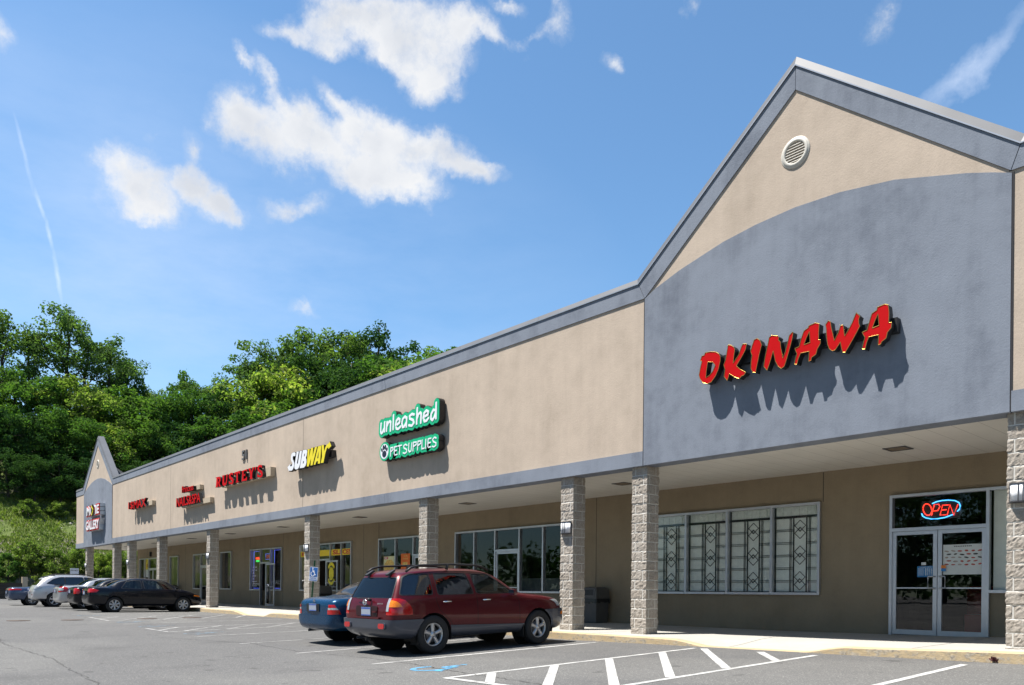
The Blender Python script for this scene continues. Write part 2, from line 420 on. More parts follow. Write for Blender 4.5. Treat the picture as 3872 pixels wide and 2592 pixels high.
# ------------------------------------------------------------------ ground heights
def zc(X): return interp(X, [-60,-34,-20,-12,-9.3,-5.5,-3.3,5], [.01,.015,-.02,-.04,0,.043,.073,.15])
def slope(X): return interp(X, [-34,-15], [0,.03])
def zl(X, Y): return zc(X) + slope(X) * (max(min(Y, -.6), -14) + .6)
def zs(X): return interp(X, [-60,-34,-12.5,-9.2,-5.5,-3.3,0], [.18,.168,.122,.122,.172,.235,.29])
def ramp_f(X):
    a = smooth(-9.25, -8.3, X) * (1 - smooth(-6.6, -5.7, X))
    b = smooth(-30.9, -29.4, X) * (1 - smooth(-28.0, -27.0, X))
    return max(a, b)
def zw(X, Y):
    """walkway height"""
    t = zs(X) + .012 * (Y + .6); f = ramp_f(X) * (1 - smooth(-.6, 1.1, Y))
    return t + (zl(X, -.6) + .012 - t) * f

def grid(name, xs, ys, zf, mat, smooth_=True):
    me = bpy.data.meshes.new(name)
    vs = [(x, y, zf(x, y)) for y in ys for x in xs]; n = len(xs)
    fs = [(j*n+i, j*n+i+1, (j+1)*n+i+1, (j+1)*n+i) for j in range(len(ys)-1) for i in range(n-1)]
    me.from_pydata(vs, [], fs); me.materials.append(mat); me.polygons.foreach_set('use_smooth', [smooth_]*len(fs))
    return link(name, me)
def frange(a, b, s):
    n = max(1, round((b-a)/s)); return [a + (b-a)*i/n for i in range(n+1)]
xs = [-600,-300,-160] + frange(-110, -62, 4) + frange(-60, 6, .5)[0:] + frange(8, 60, 6) + [120, 300, 600]
ys = [-600,-300,-150,-100,-70] + frange(-50, -16, 4) + frange(-14, -.6, .5) + frange(0, 40, 5) + [80, 200, 600]
struct(grid('parking_lot', xs, ys, zl, MATS['asphalt']))

# walkway and kerb
xs = sorted(set([round(v, 3) for v in frange(-62, -32, 1.0) + frange(-32, -26, .15) + frange(-26, -10, .6) + frange(-10, -5, .12) + frange(-5, 14, .6)]))
ys = [-.42,-.2,0,.2,.4,.7,1.1,1.6,2.4,3.2,3.6]
ob = struct(grid('sidewalk', xs, ys, zw, MATS['concrete']))
kb = MB()
for a, b in zip(xs[:-1], xs[1:]):
    for p, q in (((-.42, 0), (-.56, 0)), ((-.56, 0), (-.592, -.02)), ((-.592, -.02), (-.605, -.30))):
        kb.face([(a, p[0], zw(a, p[0])+p[1]), (b, p[0], zw(b, p[0])+p[1]), (b, q[0], zw(b, -.6)+q[1]), (a, q[0], zw(a, -.6)+q[1])], 0, True)
struct(kb.build('kerb', MATS['kerb_paint']))
# joints tooled across the walkway
jb = MB()
for x in [-4.8,-8.0,-11.4,-14.5,-17.6,-20.7,-23.8,-26.9,-31.4,-34.5,-37.6,-40.7,-43.8,-47,-50,-53,-56]:
    for y0, y1 in zip(ys[:-1], ys[1:]):
        jb.face([(x-.006, y0, zw(x, y0)+.003), (x+.006, y0, zw(x, y0)+.003), (x+.006, y1, zw(x, y1)+.003), (x-.006, y1, zw(x, y1)+.003)])
struct(jb.build('sidewalk_joint_lines', MATS['dark_joint']))

# ------------------------------------------------------------------ painted markings
def strip(mb, p, q, wd, m=0, lift=.004, step=.5):
    p = Vector((p[0], p[1])); q = Vector((q[0], q[1])); d_ = (q-p); L = d_.length; d_.normalize(); n_ = Vector((-d_.y, d_.x))*wd/2
    k = max(1, int(L/step))
    for i in range(k):
        a = p + d_*L*i/k; b = p + d_*L*(i+1)/k
        mb.face([(*c, zl(*c)+lift) for c in (a-n_, b-n_, b+n_, a+n_)], m)
ln = MB()
for x, y0, y1, m in [(-3.86,-1.05,-6.2,0),(-10.9,-.85,-6.25,0),(-13.7,-.85,-6.2,1),(-16.5,-.85,-6.15,1),(-19.1,-.85,-6.2,1),(-25.3,-.6,-6.13,1),
                     (-6.07,-.95,-6.66,0),(-8.4,-.92,-6.66,0),(-21.17,-.7,-6.18,1),(-22.85,-.7,-6.22,1),(-27.4,-.7,-5.98,1),(-30.2,-.7,-5.91,1),(-32.9,-.8,-5.9,1)]:
    strip(ln, (x, y0), (x, y1), .10, m, .004 + .0004*(m+1))
for p, q, wd, m in [((-8.38,-6.63),(-6.05,-6.63),.11,0),((-8.34,-5.87),(-7.52,-6.6),.13,0),((-8.34,-4.62),(-6.5,-6.6),.13,0),((-8.34,-3.38),(-6.12,-5.82),.13,0),
                    ((-8.34,-1.98),(-6.12,-4.72),.13,0),((-8.2,-.94),(-6.12,-3.42),.13,0),((-7.07,-.94),(-6.12,-2.08),.13,0),
                    ((-22.85,-6.2),(-21.17,-6.16),.1,1),((-21.9,-6.14),(-22.8,-5.35),.1,1),((-21.2,-5.72),(-22.8,-4.1),.1,1),((-21.2,-4.6),(-22.8,-3.0),.1,1),((-21.2,-3.42),(-22.8,-1.75),.1,1),((-21.2,-2.2),(-22.6,-.7),.1,1),
                    ((-30.2,-5.92),(-27.4,-5.97),.1,1),((-28.8,-5.94),(-30.15,-5.0),.1,1),((-27.45,-5.6),(-30.15,-3.7),.1,1),((-27.45,-4.3),(-30.15,-2.4),.1,1),((-27.45,-3.0),(-30.15,-1.1),.1,1),((-27.45,-1.8),(-29.2,-.7),.1,1)]:
    strip(ln, p, q, wd, m, .006)
struct(ln.build('parking_lines', [MATS['line_paint'], MATS['faded_paint']], fix=False))

def arc(c, r, a0, a1, n=14): return [(c[0]+r*math.cos(R(a0+(a1-a0)*i/n)), c[1]+r*math.sin(R(a0+(a1-a0)*i/n))) for i in range(n+1)]
# wheelchair pictogram as strokes in a unit box (x right, y up)
PICT = [arc((.46,.30), .27, 75, -215+360-360+0, 18), [(.43,.83),(.45,.52),(.68,.52)], [(.44,.66),(.64,.64)], [(.66,.52),(.78,.18),(.90,.22)]]
def pictogram(mb, org, sx, sy, wd, m=0):
    for st in PICT:
        pts = [(org[0]+(p[0]-.5)*sx, org[1]+(p[1]-.5)*sy) for p in st]
        for i in range(len(pts)-1): strip(mb, pts[i], pts[i+1], wd, m, .004 + .0003*(i % 3))
    for i in range(8):
        a, b = 2*math.pi*i/8, 2*math.pi*(i+1)/8; c = (org[0]+(.42-.5)*sx, org[1]+(.93-.5)*sy)
        mb.face([(c[0], c[1], zl(*c)+.0055)] + [(c[0]+.06*sx*math.cos(t), c[1]+.06*sy*math.sin(t), zl(*c)+.0055) for t in (a, b)], m)
for (x, y) in [(-9.5,-5.85),(-20.15,-5.55),(-23.75,-5.6),(-26.4,-5.5),(-31.5,-5.5)]:
    sb = MB(); pictogram(sb, (x, y), .95, 1.05, .09); struct(sb.build('painted_wheelchair_symbol', MATS['blue_paint' if x > -12 else 'blue_faded'], fix=False))
cr = MB()
def crack(pts, wd):
    for i in range(len(pts)-1):
        p, q = Vector(pts[i]), Vector(pts[i+1]); k = int((q-p).length/.12)+1; prev = p
        for j in range(1, k+1):
            c = p.lerp(q, j/k) + Vector((rnd.uniform(-.035,.035), rnd.uniform(-.035,.035)))
            strip(cr, prev, c, wd*rnd.uniform(.4,1.3), 0, .0045 + .0005*(j % 2)); prev = c
crack([(-24,-9.6),(-20.1,-9.98),(-17.8,-9.9),(-15.8,-9.81),(-13.8,-9.96),(-11.7,-10.1),(-9,-10.3)], .013)
crack([(-19.5,-6.9),(-16.5,-5.9),(-13.9,-6.0),(-11.9,-5.69),(-10.5,-5.79),(-9.1,-6.05),(-8.2,-6.13),(-7.4,-6.2),(-6.0,-6.35),(-4.2,-6.6)], .017)
struct(cr.build('asphalt_cracks', MATS['crack_fill'], fix=False))
mh = MB(); mh.lathe([(0,.012),(.22,.012),(.225,.006),(.26,.006),(.265,.013),(.325,.013),(.33,.002)], n=32)
first = None
for (x, y, lab) in [(-28.85,-8.27,'rusty manhole cover nearest the left edge of the empty lot'),(-28.53,-6.8,'rusty manhole cover, second out from the faded striped aisle'),
               (-28.3,-4.56,'rusty manhole cover lying among the faded diagonal stripes'),(-28.3,-3.04,'dull manhole cover closest to the kerb by the black sedan')]:
    o = mh.build('manhole_cover', MATS['cast_iron']) if first is None else first.copy()
    if first is not None: COL.objects.link(o)
    first = first or o; o.location = (x, y, zl(x, y)); tag(o, lab, 'manhole cover', 'manhole covers in the car park')
# ------------------------------------------------------------------ the plaza building
B = thing('shopping_plaza', 'long tan and grey stucco strip of shops with pointed gables and a pillared walkway', 'building', (-28, 0, .2))
BI = Matrix.Translation((28, 0, -.2))
def bp(mb, name, mats, fix=True, par=None):
    o = mb.build(name, mats, par or B, fix)
    o.matrix_parent_inverse = BI if par is None else Matrix()
    return o
XL, XR = -59.42, 14.0
OUT = [(XL,7.57),(-57.6,7.57),(-54.0,10.46),(-50.45,7.57),(-10.56,7.57),(-7.03,10.46),(-3.53,7.57),(XR,7.57)]
INN = [(XL,7.23),(-57.33,7.23),(-53.97,10.03),(-50.60,7.23),(-10.39,7.23),(-7.03,10.03),(-3.65,7.23),(XR,7.23)]
m = MB()
m.prism([(XL+.02,3.95),(XR,3.95),(XR,7.3),(-3.65,7.3),(-7.03,10.1),(-10.4,7.3),(-50.55,7.3),(-53.95,10.1),(-57.35,7.3),(XL+.02,7.3)], .022, .4, 0)
bp(m, 'upper_wall', MATS['tan_stucco'])
for a, b in ((XL,-57.345),(-50.59,-10.40),(-3.625,XR)):
    n = max(1, round((b-a)/9.8))
    for i in range(n): m = MB(); m.box((a+(b-a)*i/n+.004, 0, 3.70), (a+(b-a)*(i+1)/n-.004, .42, 4.005), 0); bp(m, 'lower_band', MATS['grey_stucco'])
for x0, x1, pts in ((-10.385, -3.64, [(-10.385,7.22),(-10.1,7.36),(-9.5,7.556),(-8.5,7.79),(-7.8,7.88),(-7.03,7.92),(-6.2,7.88),(-5.3,7.74),(-4.24,7.424),(-3.9,7.3),(-3.64,7.19)]),
                    (-57.33, -50.605, [(-57.33,7.22),(-57.0,7.36),(-56.4,7.556),(-55.4,7.79),(-54.7,7.88),(-53.97,7.92),(-53.2,7.88),(-52.3,7.74),(-51.2,7.424),(-50.85,7.3),(-50.605,7.19)])):
    m = MB(); m.prism([(x0,3.70),(x1,3.70)] + pts[::-1], 0, .40, 0); bp(m, 'gable_panel', MATS['grey_stucco'])
for i in range(len(OUT)-1):
    a, b, c, e = OUT[i], OUT[i+1], INN[i+1], INN[i]
    L = math.dist(a, b); g = .006/L
    lp = lambda p, q, t: (p[0]+(q[0]-p[0])*t, p[1]+(q[1]-p[1])*t)
    n = max(1, round(L/9.8))
    for k in range(n):
        t0, t1 = k/n+g, (k+1)/n-g
        m = MB(); m.prism([lp(e,c,t0), lp(e,c,t1), lp(a,b,t1), lp(a,b,t0)], -.003, .3, 0); bp(m, 'fascia', MATS['grey_stucco'])
# dark backing seen in the joints, kept inside the wall
for i in range(1, len(OUT)-1): 
    p, q = OUT[i], INN[i]; m = MB(); m.prism([(q[0]-.03,q[1]), (q[0]+.03,q[1]), (p[0]+.03,p[1]-.01), (p[0]-.03,p[1]-.01)], .012, .2, 0); bp(m, 'joint_backing', MATS['dark_joint'])
for x in (-57.338,-50.597,-10.392,-3.632): m = MB(); m.box((x-.02,.008,3.72),(x+.02,.2,7.2),0); bp(m, 'joint_backing', MATS['dark_joint'])
# metal coping along the profile
def offs(i, dist):
    p = Vector(OUT[i]); ns = []
    for a, b in ((i-1, i), (i, i+1)):
        if a < 0 or b >= len(OUT): continue
        t = (Vector(OUT[b])-Vector(OUT[a])).normalized(); ns.append(Vector((-t.y, t.x)))
    n = ns[0] if len(ns) == 1 else (ns[0]+ns[1])/(1+ns[0].dot(ns[1]))
    return p + n*dist
m = MB(); SEC = [(.01,-.004),(-.026,-.006),(-.027,.012),(.028,.13),(.36,.145),(.36,-.06)]
for i in range(len(OUT)-1):
    L = math.dist(OUT[i], OUT[i+1]); n = max(1, round(L/3.05))
    for k in range(n):
        for s in range(len(SEC)-1):
            (y0, n0), (y1, n1) = SEC[s], SEC[s+1]
            P = lambda y, nn, t: (lambda c: (c.x, y, c.y))(offs(i, nn).lerp(offs(i+1, nn), t))
            g = .004/L if 0 < k else 0
            m.face([P(y0,n0,k/n+g), P(y0,n0,(k+1)/n), P(y1,n1,(k+1)/n), P(y1,n1,k/n+g)], 1 if s == 1 else 0)
bp(m, 'coping', [MATS['roof_metal'], MATS['aluminium']])
# soffit, roof, end walls
m = MB(); m.box((XL+.03,.06,3.722),(XR,3.70,3.80)); bp(m, 'soffit', MATS['soffit_panel'])
m = MB(); m.box((XL+.1,.36,6.95),(XR,20,7.1)); bp(m, 'roof', MATS['roof_gravel'])
for xc in (-7.03, -53.97):
    m = MB(); m.mesh([(xc-3.1,.4,7.1),(xc+3.1,.4,7.1),(xc,.4,9.2),(xc-3.1,3.4,7.1),(xc+3.1,3.4,7.1),(xc,3.0,7.5)], [(0,1,2),(1,4,5,2),(4,3,5),(3,0,2,5)])
    bp(m, 'gable_roof', MATS['roof_gravel'])
m = MB(); m.box((XL,.42,3.70),(XL+.2,20,7.5)); m.box((XL+.2,19.8,0),(XR,20,7.2)); m.box((XR-.02,.42,0),(XR+.2,20,7.5)); m.box((-58.0,3.75,0),(-57.8,19.8,3.72)); m.box((XL+.2,3.75,3.722),(-57.8,19.8,3.8))
bp(m, 'side_wall', MATS['tan_stucco'])

# ---- shop fronts: edges of the panes and, for each pane, the height of its sill (0 = a door down to the walkway)
TOP = 3.06
FRONTS = [
 ('movie',   [-57.30,-56.23,-55.28,-53.55], [.95,.95,0]),
 ('w3',      [-51.05,-49.48], [1.0]),
 ('door2',   [-46.87,-45.66,-44.45], [1.0,0]),
 ('narrow',  [-42.72,-41.15], [1.0]),
 ('nails',   [-38.70,-37.45,-36.28,-35.03], [.97,0,.97]),
 ('rusty',   [-33.16,-31.45,-30.28,-29.33,-28.49], [.97,0,.97,.97]),
 ('subs',    [-26.39,-25.18,-23.97,-22.85], [.97,.97,0]),
 ('pets',    [-21.43,-20.37,-19.28,-18.10,-17.03,-15.96], [.98,.98,0,.98,.98]),
 ('lattice', [-12.98,-11.80,-10.60,-9.42,-8.25], [1.0,1.0,1.0,1.0]),
 ('doors',   [-6.76,-4.96,-3.30,-1.6], [0,1.07,1.07]),
]
m = MB(); x = -58.0; YW = 3.55
for nm, ed, sills in FRONTS:
    m.box((x, YW, -.05), (ed[0], YW+.2, 3.725)); m.box((ed[0], YW, TOP), (ed[-1], YW+.2, 3.725))
    for a, b, s in zip(ed[:-1], ed[1:], sills):
        if s: m.box((a, YW, -.05), (b, YW+.2, s))
    x = ed[-1]
m.box((x, YW, -.05), (XR, YW+.2, 3.725))
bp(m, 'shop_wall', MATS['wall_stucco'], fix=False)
for x in (-8.21,-14.9,-26.45,-27.6,-34.98,-38.76,-43.6,-48.3,-52.2): 
    for z0, z1 in ([(TOP, 3.71)] if any(f[1][0]-.05 < x < f[1][-1]+.05 for f in FRONTS) else [(.2, 3.71)]): m = MB(); m.box((x-.007, YW-.003, z0), (x+.007, YW+.01, z1)); bp(m, 'wall_joint', MATS['dark_joint'])

def door_leaf(x0, x1, z0, z1, y, par, handle_x, mats=None, rz=0, hinge=None):
    """aluminium glazed leaf in the x-z plane at depth y"""
    f = MB(); s = .075
    f.box((x0,y-.022,z0),(x0+s,y+.022,z1)); f.box((x1-s,y-.022,z0),(x1,y+.022,z1)); f.box((x0+s,y-.022,z0),(x1-s,y+.022,z0+.1)); f.box((x0+s,y-.022,z1-.07),(x1-s,y+.022,z1))
    f.box((x0+s,y-.03,z0+.93),(x1-s,y-.018,z0+.955))
    d = bp(f, 'door', MATS['aluminium'])
    g = MB(); g.face([(x0+s,y,z0+.1),(x1-s,y,z0+.1),(x1-s,y,z1-.07),(x0+s,y,z1-.07)])
    bp(g, 'door_glass', MATS['shop_glass'], par=d)
    h = MB(); sg = 1 if handle_x > (x0+x1)/2 else -1
    h.tube([(handle_x,y-.02,z0+1.17),(handle_x-sg*.01,y-.07,z0+1.17),(handle_x-sg*.11,y-.075,z0+1.17),(handle_x-sg*.115,y-.075,z0+1.14),(handle_x-sg*.115,y-.075,z0+.97),(handle_x-sg*.11,y-.075,z0+.94),(handle_x-sg*.01,y-.07,z0+.94),(handle_x,y-.02,z0+.94)], .013, 8)
    bp(h, 'handle', MATS['aluminium'], par=d)
    return d
for nm, ed, sills in FRONTS:
    f = MB(); a = .028; y0, y1 = 3.475, 3.60
    base = zw(ed[0], 3.5)
    heads = []
    for i, xx in enumerate(ed):
        low = min([s for s in (sills[i-1:i] + sills[i:i+1])] or [1]); lo = low if low else base - .02
        w0 = xx if i == 0 else xx - a; w1 = xx if i == len(ed)-1 else xx + a
        if i == 0: w1 = xx + 2*a
        if i == len(ed)-1: w0 = xx - 2*a
        f.box((w0, y0, lo), (w1, y1, TOP))
    for i, s in enumerate(sills):
        x0 = ed[i] + (2*a if i == 0 else a); x1 = ed[i+1] - (2*a if i == len(sills)-1 else a)
        f.box((x0, y0, TOP-.055), (x1, y1, TOP))
        if s: f.box((x0, y0-.012, s), (x1, y1, s+.055))
        else: f.box((x0, y0, 2.31), (x1, y1, 2.38))
    fr = bp(f, 'window_frame', MATS['aluminium'], fix=False)
    for i, s in enumerate(sills):
        x0 = ed[i] + (2*a if i == 0 else a); x1 = ed[i+1] - (2*a if i == len(sills)-1 else a)
        g = MB(); z0 = s+.055 if s else 2.38
        g.face([(x0,3.535,z0),(x1,3.535,z0),(x1,3.535,TOP-.055),(x0,3.535,TOP-.055)]); bp(g, 'pane', MATS['shop_glass'], par=fr)
        if not s:
            fl = base + .015
            if nm == 'doors':
                mid = (x0+x1)/2
                d1 = door_leaf(x0, mid-.006, fl, 2.305, 3.53, B, mid-.04); d2 = door_leaf(mid+.006, x1, fl, 2.305, 3.53, B, mid+.045)
            elif nm == 'movie': mid = (x0+x1)/2; door_leaf(x0, mid-.004, fl, 2.305, 3.53, B, mid-.04); door_leaf(mid+.004, x1, fl, 2.305, 3.53, B, mid+.04)
            elif nm == 'nails': door_leaf(-36.50, -35.50, fl-.02, 2.29, 3.36, B, -35.56)     # standing open, folded back in front of the pane
            elif nm == 'rusty': door_leaf(-30.40, -29.38, fl-.02, 2.29, 3.36, B, -29.44)
            else: door_leaf(x0, x1, fl, 2.305, 3.53, B, x0+.045)
# shop interiors
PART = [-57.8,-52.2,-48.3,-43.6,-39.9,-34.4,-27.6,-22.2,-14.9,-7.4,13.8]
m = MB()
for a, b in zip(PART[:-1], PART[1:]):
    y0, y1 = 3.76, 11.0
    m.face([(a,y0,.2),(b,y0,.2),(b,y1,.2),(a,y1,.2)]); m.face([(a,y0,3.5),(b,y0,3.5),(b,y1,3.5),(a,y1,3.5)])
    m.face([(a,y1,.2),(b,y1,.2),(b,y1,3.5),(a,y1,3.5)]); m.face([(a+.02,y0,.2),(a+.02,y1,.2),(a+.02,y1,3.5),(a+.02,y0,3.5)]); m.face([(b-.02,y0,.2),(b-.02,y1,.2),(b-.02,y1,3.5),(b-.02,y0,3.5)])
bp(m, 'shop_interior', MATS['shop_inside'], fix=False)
# lit ceiling strips inside the slice shop
simple('tube_light', (.9,.9,.85), emis=(1,.97,.85), estr=1.6)
for y in (5.2, 7.4): m = MB(); m.box((-32.6,y,3.32),(-28.6,y+.18,3.40)); bp(m, 'ceiling_light', MATS['tube_light'])

# counters, shelves and tables dimly seen through the glass
simple('shelf_wood', (.16,.09,.05), .6, vary=.3); simple('shelf_grey', (.22,.22,.22), .6, vary=.3); simple('red_vinyl', (.30,.03,.025), .35)
for x0, x1, y, z in ((-20.9,-18.2,6.0,1.5),(-17.8,-15.6,7.2,1.9),(-25.8,-23,6.2,1.1),(-32.4,-29,6.4,1.15),(-38,-35.5,6.5,1.0),(-56.8,-53.5,5.8,1.6)):
    m = MB(); m.box((x0,y,.2),(x1,y+.5,z))
    for k in range(int((z-.3)/.4)): m.box((x0+.03,y-.03,.5+.4*k),(x1-.03,y,.54+.4*k))
    bp(m, 'shop_shelf', MATS['shelf_grey'])
m = MB(); m.box((-5.9,5.2,.2),(-4.2,5.9,.62)); m.box((-5.9,5.75,.62),(-4.2,5.95,1.05)); m.box((-6.6,7.5,.2),(-4.6,8.1,1.25)); bp(m, 'waiting_bench', MATS['red_vinyl'])

# paper screens and black lattice behind the restaurant window
simple('screen_paper', (.84,.88,.84), .9, vary=.05); simple('lattice_black', (.014,.015,.016), .4)
m = MB(); m.box((-12.9,3.63,1.03),(-8.28,3.64,3.02)); bp(m, 'paper_screen', MATS['screen_paper'])
simple('screen_band', (.74,.79,.75), .8, vary=.12, scale=14)
m = MB()
for i in range(46): m.box((-12.9+i*.1,3.61+.008*(i%2),2.80),(-12.802+i*.1,3.625,3.02))
bp(m, 'pleated_valance', MATS['screen_band'])
m = MB(); yl = (3.603, 3.62)
m.box((-12.9,yl[0]-.01,2.745),(-8.28,yl[1],2.80)); m.box((-12.9,yl[0]-.01,1.02),(-8.28,yl[1],1.075))
def bar(a, b, w, dy=0):
    a = Vector(a); b = Vector(b); d_ = (b-a).normalized(); n_ = Vector((-d_.y, d_.x))*w/2
    m.prism([tuple(a-n_), tuple(b-n_), tuple(b+n_), tuple(a+n_)], yl[0]-dy, yl[1]-.004-dy)
for x0, x1 in zip(FRONTS[8][1][:-1], FRONTS[8][1][1:]):
    c = (x0+x1)/2+.06
    for dx, w_ in ((-.155,.024),(.155,.024),(-.215,.009),(-.245,.009),(.215,.009),(.245,.009)): bar((c+dx,1.075),(c+dx,2.745), w_, .001)
    m.box((x0+.03,yl[0],1.03),(x0+.055,yl[1],3.0))
    for z in (1.31,1.6,1.89,2.18,2.47):
        for dz in (-.018,.018): bar((x0+.06,z+dz),(c-.17,z+dz),.008,.003); bar((c+.17,z+dz),(x1-.03,z+dz),.008,.003)
    for zc_ in (1.32,1.90,2.485):
        for dz in (.085,-.085):
            q = [(c,zc_+dz+.125),(c+.13,zc_+dz),(c,zc_+dz-.125),(c-.13,zc_+dz)]
            for i in range(4): bar(q[i], q[(i+1)%4], .010, .002+.0005*i)
        q = [(c,zc_+.05),(c+.045,zc_),(c,zc_-.05),(c-.045,zc_)]
        for i in range(4): bar(q[i], q[(i+1)%4], .009, .005+.0005*i)
bp(m, 'lattice', MATS['lattice_black'], fix=False)
m = MB(); m.box((-4.9,3.62,1.1),(-4.66,3.63,3.02)); m.box((-4.60,3.62,1.1),(-3.4,3.63,3.02)); bp(m, 'paper_screen', MATS['screen_paper'])

# control joints in the stucco above, and small black boxes on the shop wall
for x in (-25.95,-40.2): m = MB(); m.box((x-.006,.019,4.01),(x+.006,.04,7.22)); bp(m, 'wall_joint', MATS['dark_joint'])
for x, z, s, lab in ((-43.2,1.42,.09,'small black letter box on the shop wall right of the sixth pillar'),(-52.35,1.42,.09,'small black letter box on the shop wall left of the far narrow window'),(-54.9,3.32,.12,'dark round alarm box high on the shop wall near the far end')):
    m = MB(); m.prism([(x-s*.7,z-s*1.3),(x+s*.7,z-s*1.3),(x+s*.7,z+s),(x,z+s*1.35),(x-s*.7,z+s)], 3.43, 3.552); tag(m.build('wall_box', MATS['black_metal']), lab, 'box')
# round louvred vents in the gables
for xc, zc_ in ((-7.03, 8.91), (-53.97, 8.85)):
    m = MB(); m.lathe([(.185,.06),(.19,-.005),(.20,-.012),(.245,-.008),(.25,.004),(.262,.006),(.275,.012),(.275,.05)], 'y', (xc,0,zc_), 48, 0)
    v = bp(m, 'gable_vent', MATS['vent_cream'] if 'vent_cream' in MATS else simple('vent_cream', (.56,.53,.47), .5))
    m = MB(); m.lathe([(0,.035),(.19,.035)], 'y', (xc,0,zc_), 32); bp(m, 'vent_screen', MATS['dark_joint'], par=v)
    m = MB()
    for i in range(7):
        z = -.145 + .0485*i; hw = math.sqrt(.186**2 - z*z)
        m.mesh([(xc-hw,-.004,zc_+z-.017),(xc+hw,-.004,zc_+z-.017),(xc+hw,.024,zc_+z+.015),(xc-hw,.024,zc_+z+.015),(xc-hw,.002,zc_+z-.022),(xc+hw,.002,zc_+z-.022),(xc+hw,.03,zc_+z+.010),(xc-hw,.03,zc_+z+.010)], [(0,1,2,3),(7,6,5,4),(0,4,5,1),(2,6,7,3)])
    bp(m, 'louvres', MATS['vent_cream'], par=v)

# recessed square lights in the soffit
simple('brown_lens', (.20,.15,.10), .4)
m0 = MB()
for (x0,y0,x1,y1) in ((-.2,-.2,.2,-.165),(-.2,.165,.2,.2),(-.2,-.165,-.165,.165),(.165,-.165,.2,.165)): m0.box((x0,y0,-.014),(x1,y1,.01))
m0.box((-.165,-.165,-.006),(.165,.165,.01),1)
first = None
for x in (-5.97,-12.55,-18.74,-25.13,-31.5,-37.3,-42.6,-48.6,-54.2):
    if first is None: first = o = m0.build('soffit_light', [MATS['dark_bronze'], MATS['brown_lens']], B)
    else: o = first.copy(); COL.objects.link(o)
    o.matrix_parent_inverse = BI; o.location = (x, 1.9, 3.722)

# ---- split-face block pillars
def pillar_mesh(seed, zb, zt, base_course=.2032):
    V = MB(); hw = .2; rr = random.Random(seed)
    ncs = math.ceil((zt-zb)/base_course); 
    for c in range(ncs):
        z0 = zt - (c+1)*base_course; z1 = z0 + base_course
        if z0 < zb: z0 = zb
        js = .09 if (c % 2 == 0) else .305
        zz = [z0, z0+.008] + [z0+.008+(z1-z0-.016)*t for t in (.12,.3,.5,.7,.88)] + [z1-.008, z1]
        us = []; flag = []
        for fc in range(4):
            j = js if fc % 2 == 0 else (.395-js)
            loc = sorted(set([.0] + [round(.396*i/12+.002, 4) for i in range(1,12) if abs(.396*i/12+.002-j) > .018] + [j-.008, j+.008]))
            for u in loc: us.append((fc, u)); flag.append(abs(u-j) < .0085)
        n = len(us); off = (rr.random()*40, rr.random()*40, rr.random()*40)
        bias = rr.uniform(-.004, .004)
        vs = []
        for zi, z in enumerate(zz):
            edge = zi in (0, len(zz)-1)
            for ui, (fc, u) in enumerate(us):
                t = u - .2
                corner = u == 0
                if corner: base = [(-hw,-hw),(hw,-hw),(hw,hw),(-hw,hw)][fc]; nrm = Vector(base).normalized()*1.2
                else:
                    base = [(t,-hw),(hw,t),(-t,hw),(-hw,-t)][fc]; nrm = Vector([(0,-1),(1,0),(0,1),(-1,0)][fc])
                p = Vector((base[0], base[1], z))
                if edge: d_ = -.006
                elif flag[ui]: d_ = -.004
                else:
                    d_ = bias + .011*noise.noise(p*22+Vector(off)) + .009*noise.noise(p*52+Vector(off)) + .003
                    if zi in (1, len(zz)-2): d_ -= .005
                vs.append((p.x+nrm.x*d_, p.y+nrm.y*d_, z))
        for zi in range(len(zz)-1):
            for ui in range(n):
                a, b = zi*n+ui, zi*n+(ui+1) % n
                mort = zi in (0, len(zz)-2) or (flag[ui] and flag[(ui+1) % n])
                V.mesh([vs[a], vs[b], vs[b+n], vs[a+n]], [(0,1,2,3)], 1 if mort else 0, False)
    return V
# wall lamp fixed to the front of a pillar
def lamp_mesh():
    g = MB(); n = 10
    prof = [(-.15+.30*i/n, -.075*(1-abs((-.15+.30*i/n)/.158)**5)-.012) for i in range(n+1)]
    for i in range(n): g.face([(prof[i][0],prof[i][1],-.125),(prof[i+1][0],prof[i+1][1],-.125),(prof[i+1][0],prof[i+1][1],.125),(prof[i][0],prof[i][1],.125)], 0, True)
    g.face([(-.15,0,-.125)]+[(p[0],p[1],-.125) for p in prof]+[(.15,0,-.125)][:0]+[(.15,0,-.125)], 0); g.face([(-.15,0,.125),(.15,0,.125)]+[(p[0],p[1],.125) for p in reversed(prof)], 0)
    f = MB(); f.box((-.165,-.02,-.15),(.165,0,.15))
    for z in (-.14,.125):
        f.mesh([(p[0]*1.06,p[1]*1.1,z) for p in prof]+[(p[0]*1.06,p[1]*1.1,z+.016) for p in prof], [tuple(range(n+1)), tuple(reversed(range(n+1,2*n+2)))]+[(i,i+1,n+2+i,n+1+i) for i in range(n)])
    for x in (-.03,.03): f.box((x-.005,-.102,-.13),(x+.005,-.089,.13))
    for z in (-.07,.07): f.box((-.15,-.05,z-.005),(-.145,-.03,z+.005))
    return g, f
lg, lf = lamp_mesh(); lamp0 = None
PX = [(-3.49,1),(-10.56,0),(-12.71,1),(-18.53,0),(-25.74,1),(-35.3,1),(-42.3,0),(-47.6,1),(-50.6,0),(-57.0,1),(-1.35,0)]
